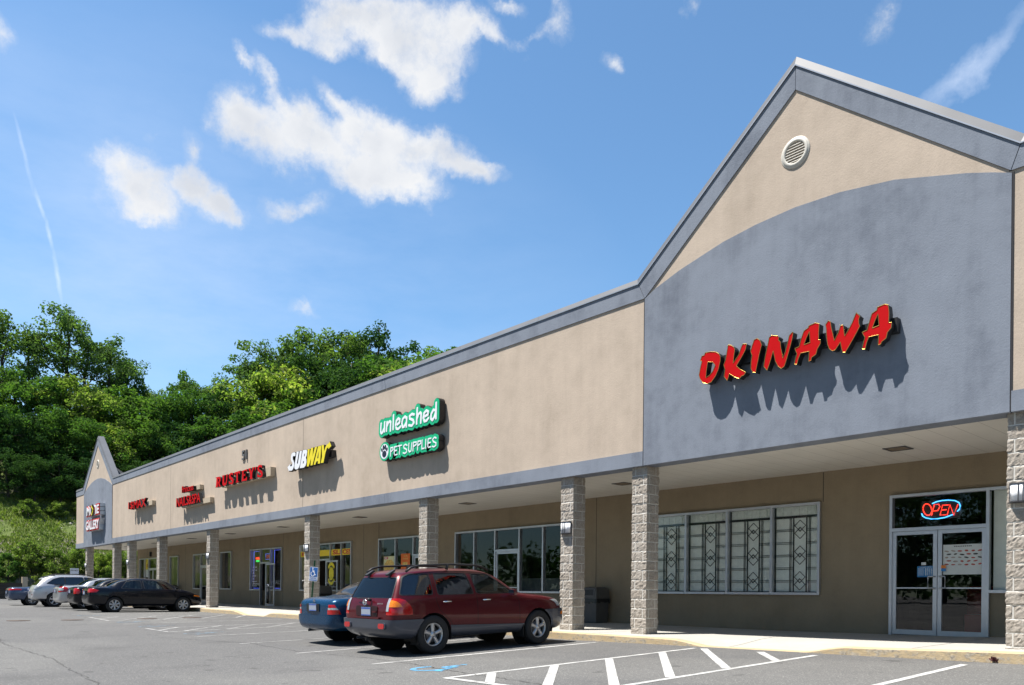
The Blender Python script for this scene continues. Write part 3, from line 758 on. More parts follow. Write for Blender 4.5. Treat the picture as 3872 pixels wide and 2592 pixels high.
for i, (x, has) in enumerate(PX):
    zb = zw(x, .3) - .02
    o = pillar_mesh(i, zb, 3.72).build('pillar', [MATS['split_block'], MATS['mortar']], B, fix=False)
    o.matrix_parent_inverse = BI; o.location = (x, .30, 0)
    if has:
        if lamp0 is None: lamp0 = lg.build('wall_lamp', MATS['lamp_glass'], o); lamp_f = lf.build('lamp_cage', MATS['dark_bronze'], o)
        else:
            for src in (lamp0, lamp_f): c = src.copy(); COL.objects.link(c); c.parent = o
        for c in o.children: c.location = (.0, -.212, 2.52)
# ------------------------------------------------------------------ lettering
def text_geo(body, w, h, bold=0, shear=0, spacing=1.0, res=3):
    """built-in typeface turned into flat triangles fitted to a w x h box"""
    cu = bpy.data.curves.new('t', 'FONT'); cu.body = body; cu.offset = bold; cu.shear = shear; cu.space_character = spacing; cu.resolution_u = res
    o = bpy.data.objects.new('t', cu); COL.objects.link(o)
    dg = bpy.context.evaluated_depsgraph_get(); me = bpy.data.meshes.new_from_object(o.evaluated_get(dg))
    vs = [v.co.copy() for v in me.vertices]; fs = [tuple(p.vertices) for p in me.polygons]
    bpy.data.objects.remove(o); bpy.data.curves.remove(cu); bpy.data.meshes.remove(me)
    x0, x1 = min(v.x for v in vs), max(v.x for v in vs); y0, y1 = min(v.y for v in vs), max(v.y for v in vs)
    return [((v.x-x0)/(x1-x0)*w, (v.y-y0)/(y1-y0)*h) for v in vs], fs
def add_text(mb, body, x, z, w, h, y0, y1=None, m=0, ms=None, **kw):
    """letters in the x-z plane facing -y, front at y0, extruded back to y1"""
    vs, fs = text_geo(body, w, h, **kw); n = len(vs)
    P = [(x+a, y0, z+b) for a, b in vs]
    mb.mesh(P, [tuple(f) for f in fs], m)
    if y1 is not None:
        Q = [(x+a, y1, z+b) for a, b in vs]; cnt = {}
        for f in fs:
            for i in range(len(f)): e = (f[i], f[(i+1) % len(f)]); cnt[e] = 1
        sides = [(a, b, b+n, a+n) for (a, b) in cnt if (b, a) not in cnt]
        mb.mesh(P+Q, sides, m if ms is None else ms)
def px(o, sc):                                     # photograph crop -> wall plane
    def f(p, Y=0.):
        X = o[0]+p[0]/sc-1936; Yp = o[1]+p[1]/sc-1296; X, Yp = X+RHO*Yp, Yp-RHO*X-944
        v = right*X/2930+fwd-up*Yp/2930; t = (Y-CAM.y)/v.y; q = CAM+v*t; return (q.x, q.z)
    return f
def trace(pts, fn, Y): return [fn(p, Y) for p in pts]
simple('sign_red', (.50,.005,.007), .5, spec=.08, vary=.03); simple('sign_red2', (.54,.006,.010), .5, spec=.08, vary=.03)
simple('gold_trim', (.60,.38,.10), .3, .9); simple('sign_black', (.012,.012,.013), .45); simple('sign_white', (.80,.81,.86), .35, vary=.02); simple('sign_yellow', (.80,.66,.02), .35, vary=.03)
simple('sign_green', (.01,.42,.19), .35, vary=.04); simple('raceway_tan', (.46,.38,.28), .7); simple('sign_navy', (.012,.018,.035), .4); simple('sign_silver', (.62,.63,.65), .35, .3)
simple('sign_grey', (.12,.12,.125), .5)

# red brush lettering on the near gable
OK_A = [[(150,772),(170,712),(198,704),(210,672),(270,662),(330,662),(370,685),(388,715),(388,770),(365,870),(330,950),(280,1020),(225,1043),(180,1025),(150,985),(136,940),(150,860),(170,772)],
 [(480,582),(510,582),(545,605),(560,632),(548,720),(540,797),(575,745),(610,690),(635,610),(655,570),(700,568),(685,640),(640,725),(578,828),(625,870),(690,905),(665,940),(645,945),(612,980),(560,962),(495,920),(485,960),(470,1002),(432,955),(445,870),(428,815),(450,760),(462,690)],
 [(790,520),(825,503),(860,530),(878,580),(850,690),(830,790),(805,910),(775,905),(750,860),(755,760),(765,705),(747,655),(765,590)],
 [(968,492),(995,470),(1065,472),(1083,490),(1075,520),(1100,545),(1105,610),(1120,680),(1128,738),(1160,660),(1185,560),(1205,470),(1245,425),(1252,435),(1235,530),(1200,660),(1165,780),(1145,835),(1110,860),(1070,830),(1040,770),(1015,650),(990,740),(965,820),(942,882),(903,835),(920,720),(950,580)]]
OK_B = [[(180,355),(262,318),(308,330),(300,430),(300,520),(322,522),(320,565),(285,625),(268,690),(215,730),(210,765),(180,775),(188,655),(88,678),(60,740),(42,810),(12,810),(25,740),(42,685),(18,625),(68,600),(95,500),(125,415),(180,375)],
 [(382,340),(415,292),(440,305),(450,380),(470,460),(485,527),(530,440),(560,350),(590,345),(600,420),(608,475),(660,390),(700,310),(745,198),(788,238),(775,280),(778,330),(788,358),(735,460),(690,540),(650,610),(615,668),(585,668),(570,620),(558,545),(530,590),(495,640),(460,652),(425,625),(405,570),(395,480),(390,380)],
 [(993,135),(1080,98),(1125,105),(1135,200),(1130,315),(1165,312),(1160,375),(1115,430),(1100,500),(1048,540),(1035,570),(1005,582),(1010,460),(895,485),(870,550),(850,632),(815,630),(830,560),(848,490),(815,432),(875,405),(900,310),(930,210),(993,165)]]
OK_H = {(0,0): [(240,782),(300,785),(328,822),(300,890),(260,940),(218,968),(222,900),(232,830)], (1,0): [(190,422),(198,552),(125,578),(155,495)], (1,2): [(1003,212),(1015,350),(935,382),(965,300)]}
fa, fb = px((2600,1120), 3.1356), px((3000,1120), 3.1356); YF = -.25
sg = thing('sign', 'red brush-lettered restaurant sign with gold edges on the grey near gable', 'sign', (-7.0, 0, 4.9))
SI = Matrix.Translation((7.0, 0, -4.9))
def part(mb, name, mats, par, inv, fix=True):
    o = mb.build(name, mats, par, fix); o.matrix_parent_inverse = inv; return o
for gi, (grp, fn) in enumerate(((OK_A, fa), (OK_B, fb))):
    for li, pts in enumerate(grp):
        hl = [trace(OK_H[(gi, li)], fn, YF)] if (gi, li) in OK_H else []
        P = trace(pts, fn, YF); c = sum((Vector(p) for p in P), Vector((0,0)))/len(P)
        m = MB(); m.prism(P, YF, YF+.012, 0, 1, hl)                       # red face with a gold rim
        m.prism([tuple(c+(Vector(p)-c)*.995) for p in P], YF+.0125, YF+.15, 1, 1, [[tuple(Vector(q)) for q in h] for h in hl])
        part(m, 'letter', [MATS['sign_red'], MATS['sign_black']], sg, SI)
        m = MB()
        for loop in [P]+hl:
            for i in range(len(loop)):
                a, b = loop[i], loop[(i+1) % len(loop)]
                m.tube([(a[0],YF-.002,a[1]),(b[0],YF-.001,b[1])], .0055, 5, caps=False)
        part(m, 'gold_edge', MATS['gold_trim'], sg.children[-1], Matrix())
m = MB()
a = fa((430,775), -.05); b = fb((1255,330), -.05); sl_ = (b[1]-a[1])/(b[0]-a[0])
m.mesh([(a[0],-.13,a[1]-.14),(b[0],-.13,b[1]-.14),(b[0],.01,b[1]-.14),(a[0],.01,a[1]-.14),(a[0],-.13,a[1]+.09),(b[0],-.13,b[1]+.09),(b[0],.01,b[1]+.09),(a[0],.01,a[1]+.09)], [(0,1,5,4),(1,2,6,5),(3,0,4,7),(4,5,6,7),(3,2,1,0)])
part(m, 'raceway', MATS['sign_black'], sg, SI)

# stroke lettering: thick polylines with round ends, extruded
def stroke(mb, pts, r, y0, y1, m=0, ms=None, k0=0, n=9):
    pts = [Vector(p) for p in pts]
    for i in range(len(pts)-1):
        a, b = pts[i], pts[i+1]; d_ = b-a
        if d_.length < 1e-5: continue
        t0 = math.atan2(d_.y, d_.x)
        ring = [(b.x+r*math.cos(t0-math.pi/2+math.pi*j/n), b.y+r*math.sin(t0-math.pi/2+math.pi*j/n)) for j in range(n+1)] + [(a.x+r*math.cos(t0+math.pi/2+math.pi*j/n), a.y+r*math.sin(t0+math.pi/2+math.pi*j/n)) for j in range(n+1)]
        mb.prism(ring, y0-.0006*(i % 5)-k0, y1+.0006*(i % 5), m, ms)
UN = [[(112,505),(106,600),(106,665),(120,685),(142,665),(160,610)],[(178,480),(172,650)],[(222,475),(210,640)],[(218,560),(245,490),(275,460),(290,490),(285,635)],[(342,350),(335,608)],
      [(388,535),(455,485),(458,430),(430,408),(398,450),(382,530),(395,598),(430,604),(472,560)],[(583,400),(552,375),(512,420),(498,500),(512,570),(540,560),(572,490)],[(588,395),(578,560)],
      [(722,338),(685,325),(640,365),(645,412),(705,440),(720,490),(682,542),(628,535)],[(782,220),(770,505)],[(775,420),(805,330),(838,298),(856,330),(848,488)],
      [(895,385),(980,335),(985,280),(950,262),(910,310),(895,400),(915,462),(955,450),(990,400)],[(1118,255),(1080,250),(1040,330),(1036,415),(1062,440),(1100,380),(1122,290)],[(1133,120),(1128,405)]]
PS = [[(292,950),(285,1105)],[(292,955),(330,945),(335,985),(290,1030)],[(360,935),(355,1090)],[(360,938),(408,925)],[(358,1010),(398,1000)],[(355,1088),(408,1075)],[(425,920),(490,905)],[(458,915),(450,1070)],
      [(592,908),(560,888),(530,920),(540,960),(585,985),(585,1030),(550,1058),(520,1045)],[(627,872),(620,1000),(640,1030),(668,1010),(684,862)],[(712,850),(702,1010)],[(712,852),(765,845),(765,890),(705,935)],
      [(795,832),(786,992)],[(795,832),(845,822),(848,870),(790,915)],[(872,812),(866,972),(912,960)],[(940,797),(936,960)],[(985,788),(975,945)],[(985,788),(1035,775)],[(980,865),(1025,855)],[(975,945),(1030,933)],
      [(1132,772),(1100,757),(1067,800),(1082,840),(1130,862),(1130,905),(1092,935),(1060,925)]]
fu = px((1420,1500), 4.9); Y0 = -.21
for strokes, r, ro, lab, loc, name in ((UN, .036, .132, 'white lower-case lettering outlined in bright green above the pet shop', (-18.8,0,5.7), 'letters'), (PS, .019, .105, 'white capital lettering outlined in green with a round paw emblem', (-18.8,0,5.1), 'letters')):
    sg = thing('sign', lab, 'sign', loc); inv = Matrix.Translation((-loc[0], 0, -loc[2]))
    w_, g_, k_ = MB(), MB(), MB()
    for si, st in enumerate(strokes):
        P = trace(st, fu, Y0)
        stroke(w_, P, r, Y0-.018, Y0+.0, 0, k0=.0004*(si % 3)); stroke(g_, P, ro, Y0-.006, Y0+.012, 0, k0=.0005*(si % 3)); stroke(k_, P, ro+.012, Y0+.004, -.02, 0, k0=-.0007*(si % 3))
    if strokes is PS:
        c = fu((170,1020), Y0); el_ = [(c[0]+.235*math.cos(t), c[1]+.235*math.sin(t)) for t in [2*math.pi*i/40 for i in range(40)]]
        disc = lambda R_: [(c[0]+R_*math.cos(2*math.pi*i/40), c[1]+R_*math.sin(2*math.pi*i/40)) for i in range(40)]
        w_.prism(disc(.225), Y0-.012, Y0, 0); g_.prism(disc(.28), Y0-.009, Y0+.012, 0); k_.prism(disc(.292), Y0+.003, -.02, 0)
        pw = MB()
        pads = [(0,-.075,.115,.10,0),(-.135,.06,.042,.06,25),(-.045,.125,.046,.075,6),(.055,.125,.046,.075,-8),(.14,.05,.04,.058,-28)]
        for (dx, dz, ra, rb, an) in pads:
            ca, sa = math.cos(R(an)), math.sin(R(an))
            pw.prism([(c[0]+dx+ra*math.cos(t)*ca-rb*math.sin(t)*sa, c[1]+dz+ra*math.cos(t)*sa+rb*math.sin(t)*ca) for t in [2*math.pi*i/20 for i in range(20)]], Y0-.018, Y0-.011, 0)
        part(pw, 'paw_emblem', MATS['sign_navy'], sg, inv)
    part(w_, name, MATS['sign_white'], sg, inv, False); part(g_, 'green_border', MATS['sign_green'], sg, inv, False); part(k_, 'sign_box', MATS['sign_black'], sg, inv, False)

# sandwich shop sign
fs_ = px((1070,1640), 6.5346)
SUBW = [('w', [(305,560),(312,490),(290,465),(250,470),(215,500),(200,560),(195,640),(210,690),(235,730),(228,780),(205,812),(180,810),(178,790),(190,772),(180,757),(112,832),(150,935),(160,915),(210,920),(245,885),(268,820),(280,745),(270,690),(245,640),(240,590),(252,560),(275,555)], []),
 ('w', [(340,448),(392,443),(350,700),(345,745),(360,750),(372,725),(415,435),(468,428),(425,740),(400,830),(360,880),(315,890),(285,860),(282,800),(300,700)], []),
 ('w', [(490,415),(560,400),(590,405),(598,450),(585,540),(565,600),(580,640),(582,710),(560,790),(520,840),(415,858)], [[(530,495),(545,500),(540,550),(515,580)],[(500,670),(518,690),(512,735),(488,745)]]),
 ('y', [(612,392),(660,380),(635,620),(695,358),(748,345),(730,570),(790,335),(842,325),(730,780),(680,790),(695,610),(635,810),(590,815)], []),
 ('y', [(868,318),(945,300),(915,740),(860,745),(868,680),(825,690),(800,768),(758,772)], [[(885,430),(875,610),(845,615)]]),
 ('y', [(955,290),(1010,280),(1015,440),(1060,310),(1090,265),(1140,235),(1150,195),(1195,305),(1120,385),(1120,335),(1080,370),(1045,490),(1000,720),(935,730),(965,570)], [])]
sg = thing('sign', 'white and yellow slanted lettering with arrow ends above the sandwich shop', 'sign', (-24.3, 0, 5.4)); inv = Matrix.Translation((24.3, 0, -5.4))
for col, pts, hs in SUBW:
    m = MB(); m.prism(trace(pts, fs_, -.335), -.335, -.33, 0, 1, [trace(h, fs_, -.335) for h in hs]); P = trace(pts, fs_, -.335); c = sum((Vector(p) for p in P), Vector((0,0)))/len(P)
    m.prism([tuple(c+(Vector(p)-c)*1.03) for p in P], -.3295, -.17, 1, 1)
    part(m, 'letter', [MATS['sign_white' if col == 'w' else 'sign_yellow'], MATS['sign_black']], sg, inv)
m = MB(); a = fs_((230,760), -.2); b = fs_((1300,500), 0.); m.box((a[0],-.15,b[1]-.12),(b[0],0.04,b[1]+.12)); part(m, 'raceway', MATS['sign_black'], sg, inv)

# slab-serif red sign
fr_ = px((790,1680), 6.273)
RU = [([(150,795),(245,770),(275,800),(275,870),(250,915),(265,990),(285,985),(288,1000),(235,1010),(225,930),(212,930),(208,1000),(215,1015),(150,1030),(165,1010),(180,815)], [[(215,820),(240,830),(235,890),(212,895)]]),
 ([(308,750),(372,733),(365,755),(360,900),(375,930),(395,920),(405,880),(415,750),(395,728),(440,715),(440,735),(428,890),(410,960),(370,990),(335,985),(318,940),(325,790)], []),
 ([(570,680),(570,745),(545,720),(520,725),(512,765),(560,800),(585,850),(580,920),(545,960),(500,940),(475,950),(472,870),(500,900),(530,920),(548,890),(530,860),(490,830),(475,780),(480,710),(520,680)], []),
 ([(605,675),(735,630),(735,720),(715,700),(700,680),(685,690),(685,880),(710,885),(712,900),(635,918),(640,895),(652,885),(650,690),(625,705),(605,750)], []),
 ([(770,640),(905,590),(905,660),(870,630),(825,645),(820,720),(850,715),(860,690),(862,770),(845,745),(820,750),(818,830),(860,820),(900,770),(900,860),(765,885),(780,860),(790,660)], []),
 ([(925,585),(985,565),(985,580),(1000,660),(1040,570),(1015,555),(1070,545),(1070,560),(1030,670),(1022,790),(1040,820),(955,838),(975,815),(975,690),(945,610)], []),
 ([(1090,545),(1120,535),(1115,590),(1095,640)], []),
 ([(1255,500),(1258,570),(1225,540),(1190,550),(1185,590),(1260,640),(1275,690),(1270,760),(1220,795),(1180,780),(1145,790),(1145,690),(1180,740),(1220,750),(1240,720),(1215,680),(1160,640),(1150,580),(1165,510),(1210,490)], [])]
sg = thing('sign', 'red slab-serif channel letters on a tan raceway below the house number', 'sign', (-30.8, 0, 5.5)); inv = Matrix.Translation((30.8, 0, -5.5))
for pts, hs in RU:
    m = MB(); m.prism(trace(pts, fr_, -.33), -.33, -.325, 0, 1, [trace(h, fr_, -.33) for h in hs]); m.prism(trace(pts, fr_, -.33), -.3245, -.19, 1, 1, [trace(h, fr_, -.33) for h in hs])
    part(m, 'letter', [MATS['sign_red2'], MATS['sign_black']], sg, inv)
m = MB(); m.box((-33.0,-.19,5.36),(-28.2,.04,5.70)); part(m, 'raceway', MATS['raceway_tan'], sg, inv)
# house number
m = MB(); add_text(m, '51', -31.33, 6.33, .48, .40, -.035, .03, bold=.02)
tag(m.build('house_number', MATS['sign_grey'], fix=False), 'small dark grey house number high on the tan wall', 'house number')
# small red channel-letter signs
def channel(text, x0, x1, z0, z1, par, inv, y=-.30, mat='sign_red2', bold=.014):
    m = MB(); add_text(m, text, x0, z0, x1-x0, z1-z0, y, None, 0, bold=bold); add_text(m, text, x0, z0, x1-x0, z1-z0, y+.004, y+.14, 1, bold=bold)
    return part(m, 'letters', [MATS[mat], MATS['sign_black']], par, inv, False)
sg = thing('sign', 'short red channel-letter sign on a tan raceway next to the far gable', 'sign', (-44.6, 0, 5.5)); inv = Matrix.Translation((44.6, 0, -5.5))
channel('1$', -46.2, -45.35, 5.33, 5.78, sg, inv); channel('MAX', -45.2, -43.1, 5.33, 5.78, sg, inv)
m = MB(); m.box((-45.9,-.16,5.38),(-42.5,.04,5.60)); part(m, 'raceway', MATS['raceway_tan'], sg, inv)
sg = thing('sign', 'small upper red line of lettering over the nail salon sign', 'sign', (-36.8, 0, 5.7)); inv = Matrix.Translation((36.8, 0, -5.7))
channel('Princess', -37.65, -36.12, 5.53, 5.84, sg, inv)
m = MB(); m.box((-37.5,-.16,5.56),(-35.7,.04,5.76)); part(m, 'raceway', MATS['raceway_tan'], sg, inv)
sg = thing('sign', 'longer lower red line of lettering of the nail salon sign', 'sign', (-36.8, 0, 5.1)); inv = Matrix.Translation((36.8, 0, -5.1))
channel('NAILS&SPA', -38.4, -35.25, 4.91, 5.35, sg, inv)
m = MB(); m.box((-38.0,-.16,4.86),(-34.43,.04,5.08)); part(m, 'raceway', MATS['raceway_tan'], sg, inv)
for body, x0, x1, z0, z1, lab in (('MO IE', -55.15, -52.2, 5.60, 6.16, 'upper white outlined word of the video shop sign on the far gable'), ('GALLERY', -55.3, -52.2, 4.69, 5.26, 'lower white outlined word of the video shop sign on the far gable')):
    sg = thing('sign', lab, 'sign', ((x0+x1)/2, 0, z0)); inv = Matrix.Translation((-(x0+x1)/2, 0, -z0))
    m = MB(); add_text(m, body, x0, z0, x1-x0, z1-z0, -.335, -.31, bold=.03); part(m, 'letters', MATS['sign_white'], sg, inv, False)
    m = MB(); add_text(m, body, x0-.07, z0-.07, x1-x0+.14, z1-z0+.14, -.318, -.29, bold=.075); part(m, 'red_border', MATS['sign_red'], sg, inv, False)
    m = MB(); add_text(m, body, x0-.08, z0-.08, x1-x0+.16, z1-z0+.16, -.288, .0, bold=.085); part(m, 'sign_box', MATS['sign_silver'], sg, inv, False)
    if ' ' in body:
        m = MB(); xc = -53.72; zc_ = (z0+z1)/2
        m.prism([(xc+.36*math.cos(2*math.pi*i/24), zc_+.38*math.sin(2*math.pi*i/24)) for i in range(24)], -.335, -.31, 0)
        for a, b in (((xc-.2,zc_+.27),(xc+.2,zc_)),((xc+.2,zc_),(xc-.2,zc_-.27))): stroke(m, [a, b], .045, -.345, -.336, 1)
        part(m, 'arrow_emblem', [MATS['sign_black'], MATS['sign_yellow']], sg, inv, False)

# ------------------------------------------------------------------ things on and behind the glass
def neon(pts, r, mat): m = MB(); [m.tube(p, r, 6) for p in pts]; return m
def glow(name, col, s): 
    k = NT(name); k.pbr((.1,.1,.1), .4, emis=col, estr=s); MATS[name] = k.m
glow('neon_red', (1, .035, .015), 1.5); glow('neon_blue', (.06, .42, 1), 1.6); glow('neon_green', (.02, 1, .15), .8); glow('neon_deepblue', (.08, .12, .8), .8)
fo = px((3300,1820), 2.53); YG = 3.60
def T(pts): return [(lambda q: (q[0], YG, q[1]))(fo(p, YG)) for p in pts]
def ell(c, a, b, t0, t1, tilt, n=22): return [(c[0]+a*math.cos(R(t0+(t1-t0)*i/n))*math.cos(R(tilt))+b*math.sin(R(t0+(t1-t0)*i/n))*math.sin(R(tilt)), c[1]-b*math.sin(R(t0+(t1-t0)*i/n))*math.cos(R(tilt))+a*math.cos(R(t0+(t1-t0)*i/n))*math.sin(R(tilt))) for i in range(n+1)]
sg = thing('neon_sign', 'red and blue neon open sign in the transom over the double doors', 'neon sign', (-5.8, YG, 2.6)); inv = Matrix.Translation((5.8, -YG, -2.6))
red = [T(ell((523,272),40,56,70,430,-14)), T([(562,328),(590,222),(632,222),(642,245),(622,282),(578,286)]), T([(725,228),(668,230),(645,325),(700,322)]), T([(655,278),(708,272)]), T([(712,325),(738,224),(775,325),(815,222)])]
part(neon(red, .0105, 0), 'neon_letters', MATS['neon_red'], sg, inv)
blue = [T([(568,216),(610,197),(660,186),(722,182),(785,186),(825,205),(838,238),(830,268),(808,290)]), T([(468,310),(478,335),(508,352),(560,362),(620,360),(690,348),(765,320)])]
part(neon(blue, .0115, 0), 'neon_oval', MATS['neon_blue'], sg, inv)
m = MB(); q = [fo(p, 3.64) for p in ((450,370),(840,350),(860,175),(470,195))]; m.prism(q, 3.64, 3.65); part(m, 'sign_back', MATS['sign_black'], sg, inv)
# poster of sushi pieces on the right leaf
simple('paper', (.86,.87,.88), .6, vary=.03); simple('fish_red', (.50,.07,.05), .5, vary=.3, scale=40); simple('fish_dark', (.06,.055,.06), .5, vary=.3, scale=40); simple('fish_pale', (.50,.40,.36), .5, vary=.3, scale=40); simple('ink', (.08,.08,.09), .6); simple('sticker_blue', (.03,.22,.55), .4); simple('orange_ink', (.75,.22,.03), .4)
sg = thing('poster', 'large white poster of sushi pieces on the right door leaf', 'poster', (-5.4, 3.56, 1.43)); inv = Matrix.Translation((5.4, -3.56, -1.43)); YP = 3.545
m = MB(); m.box((-5.755,YP,1.425),(-5.045,YP+.003,2.01)); part(m, 'sheet', MATS['paper'], sg, inv)
m = MB(); rr = random.Random(3)
for row in range(5):
    for c in range(6):
        x = -5.69+.117*c+.045*(row % 2)*.9; z = 1.885-.066*row + rr.uniform(-.008,.008)
        if x > -5.07: continue
        t = rr.choice([0,0,0,1,2,0,1]); a = rr.uniform(-.25,.25); ra, rb = rr.uniform(.03,.045), rr.uniform(.012,.018)
        m.prism([(x+ra*math.cos(u)*math.cos(a)-rb*math.sin(u)*math.sin(a), z+rb*math.sin(u)*math.cos(a)+ra*math.cos(u)*math.sin(a)) for u in [2*math.pi*i/12 for i in range(12)]], YP-.002, YP-.0005, t)
part(m, 'sushi_pictures', [MATS['fish_red'], MATS['fish_dark'], MATS['fish_pale']], sg, inv)
m = MB(); 
for i in range(10): m.box((-5.56+.032*i,YP-.002,1.965),(-5.538+.032*i,YP-.0005,1.985))
part(m, 'heading', MATS['ink'], sg, inv)
sg = thing('hours_sign', 'blue opening-hours notice on the left door leaf', 'sign', (-6.08, YP, 1.38)); inv = Matrix.Translation((6.08, -YP, -1.38))
m = MB(); m.box((-6.235,YP,1.38),(-5.915,YP+.003,1.60)); part(m, 'panel', MATS['sticker_blue'], sg, inv)
m = MB(); add_text(m, 'BUSINESS HOURS', -6.19, 1.567, .23, .02, YP-.001); 
for i in range(7):
    m.box((-6.22,YP-.002,1.545-.021*i),(-6.11,YP-.0005,1.551-.021*i)); 
    for k in range(4): m.box((-6.085+.036*k,YP-.002,1.543-.021*i),(-6.063+.036*k,YP-.0005,1.553-.021*i))
part(m, 'lettering', MATS['paper'], sg, inv, False)
m = MB(); m.box((-6.16,YP,1.62),(-6.07,YP+.002,1.675)); tag(m.build('sticker', MATS['paper']), 'tiny white sticker above the blue hours notice', 'sticker')
m = MB(); m.box((-5.775,3.505,1.55),(-5.69,3.507,1.61),0); m.box((-5.775,3.505,1.49),(-5.69,3.507,1.545),1)
tag(m.build('card_sticker', [MATS['orange_ink'], MATS['sticker_blue']]), 'small orange and blue payment card sticker at the poster edge', 'sticker')

# yellow banner with red lettering in the slice shop window
simple('banner_yellow', (.92,.68,.03), .5, vary=.04); simple('letter_red', (.55,.03,.02), .5)
sg = thing('banner', 'yellow banner with red slab lettering across the slice shop window', 'banner', (-30.8, 3.57, 2.5)); inv = Matrix.Translation((30.8, -3.57, -2.5))
m = MB(); m.box((-31.36,3.531,2.51),(-30.31,3.5335,2.77)); m.box((-30.25,3.531,2.51),(-29.36,3.5335,2.77)); m.box((-29.30,3.531,2.51),(-28.55,3.5335,2.77)); m.box((-33.10,3.531,2.51),(-31.48,3.5335,2.77)); part(m, 'cloth', MATS['banner_yellow'], sg, inv)
m = MB(); add_text(m, 'SLI', -30.12, 2.545, .72, .20, 3.529, bold=.04); add_text(m, 'CES', -29.27, 2.545, .70, .20, 3.529, bold=.04); part(m, 'lettering', MATS['letter_red'], sg, inv, False)
m = MB(); m.prism([(-32.98,2.56),(-32.84,2.56),(-32.84,2.73),(-32.98,2.73)], 3.5275, 3.530); part(m, 'lettering', MATS['letter_red'], sg, inv)
# yellow emblem on the open door of the slice shop
sg = thing('door_emblem', 'yellow segmented oval emblem painted on the open slice shop door', 'emblem', (-29.9, 3.35, 1.7)); inv = Matrix.Translation((29.9, -3.35, -1.7))
m = MB(); c = (-29.90, 1.72)
P_ = lambda a, r, s=1.0: (c[0]+r*.36*math.cos(R(a)), c[1]+r*.50*math.sin(R(a))*s)
m.prism([P_(22.5+45*i, .60) for i in range(8)], 3.345, 3.35)
for a0, a1 in ((35,145),(215,325)): m.prism([P_(a0+(a1-a0)*i/10, .98) for i in range(11)]+[P_(a1+(a0-a1)*i/10, .70) for i in range(11)], 3.345, 3.35)
part(m, 'paint', MATS['sign_yellow'], sg, inv)
# posters in the sandwich shop window
simple('orange_paper', (.80,.15,.01), .5, vary=.08); simple('food_yellow', (.80,.50,.12), .5, vary=.35, scale=16); simple('pale_yellow', (.72,.70,.40), .5)
sg = thing('poster', 'food poster of a filled sandwich in the left pane of the sandwich shop', 'poster', (-25.7, 3.58, 1.84)); inv = Matrix.Translation((25.7, -3.58, -1.84))
m = MB(); m.box((-26.05,3.531,1.75),(-25.30,3.534,2.35),0); m.prism([(-26.0,1.78),(-25.33,1.78),(-25.33,2.1),(-25.5,2.22),(-25.8,2.2),(-26.0,2.05)], 3.5285, 3.530, 1); m.box((-26.02,3.5285,2.24),(-25.74,3.530,2.33),2); part(m, 'sheet', [MATS['pale_yellow'], MATS['food_yellow'], MATS['letter_red']], sg, inv)
m = MB(); add_text(m, 'NEW', -25.98, 2.255, .2, .06, 3.527, bold=.03); part(m, 'lettering', MATS['paper'], sg, inv, False)
sg = thing('poster', 'plain orange poster in the middle pane of the sandwich shop', 'poster', (-24.5, 3.58, 1.8)); inv = Matrix.Translation((24.5, -3.58, -1.8))
m = MB(); m.box((-24.84,3.531,1.72),(-24.24,3.534,2.42)); part(m, 'sheet', MATS['orange_paper'], sg, inv)
m = MB(); add_text(m, 'YOUR', -24.66, 2.30, .26, .06, 3.529, bold=.03); add_text(m, 'CHOICE', -24.70, 2.20, .34, .06, 3.529, bold=.03); m.box((-24.72,3.529,1.93),(-24.4,3.5305,2.10)); part(m, 'lettering', MATS['food_yellow'], sg, inv, False)
# nail salon: neon, outline tubes and white list
sg = thing('neon_sign', 'red over green neon lettering in the left nail salon pane', 'neon sign', (-37.8, 3.6, 2.4)); inv = Matrix.Translation((37.8, -3.6, -2.4))
m = MB(); add_text(m, 'NAILS &', -38.23, 2.54, .74, .12, 3.6, 3.61, bold=.02); part(m, 'neon_letters', MATS['neon_red'], sg, inv, False)
m = MB(); add_text(m, 'PEDICURE', -38.19, 2.41, .70, .10, 3.6, 3.61, bold=.02); part(m, 'neon_letters', MATS['neon_green'], sg, inv, False)
sg = thing('neon_sign', 'small framed open sign over the nail salon doorway', 'neon sign', (-36.7, 3.6, 2.5)); inv = Matrix.Translation((36.7, -3.6, -2.5))
m = MB(); add_text(m, 'OPEN', -36.98, 2.56, .58, .18, 3.6, 3.61); simple('dim_neon', (.35,.02,.02), .4, emis=(1,.05,.05), estr=.12); part(m, 'neon_letters', MATS['dim_neon'], sg, inv, False)
m = neon([[(-37.05,3.6,2.52),(-36.34,3.6,2.52),(-36.34,3.6,2.79),(-37.05,3.6,2.79),(-37.05,3.6,2.52)]], .012, 0); part(m, 'neon_frame', MATS['neon_deepblue'], sg, inv)
for x0, x1, lab in ((-38.5,-37.5,'blue tube outline glowing around the left nail salon pane'),(-36.08,-35.12,'blue tube outline glowing around the right nail salon pane')):
    m = neon([[(x0,3.62,1.08),(x1,3.62,1.08),(x1,3.62,2.95),(x0,3.62,2.95),(x0,3.62,1.08)]], .016, 0); tag(m.build('neon_outline', MATS['neon_deepblue']), lab, 'neon light')
sg = MB()
for s_, z, w_ in (('PEDICURE',2.12,.5),('MANICURE',1.97,.52),('SPA',1.82,.2),('ACRYLIC',1.68,.42),('GEL',1.53,.17),('SILK WRAP',1.39,.52),('GIFT CERTIFICATES',1.27,.92),('AVAILABLE',1.17,.5)): add_text(sg, s_, -38.44, z, w_, .055, 3.53, bold=.02)
tag(sg.build('window_lettering', MATS['paper'], fix=False), 'white list of services lettered on the left nail salon pane', 'window lettering')
m = MB(); add_text(m, 'NAILS', -36.0, 1.28, .85, .2, 3.53); tag(m.build('window_lettering', simple('pale_vinyl', (.30,.33,.36), .5), fix=False), 'large pale word lettered low on the right nail salon pane', 'window lettering')
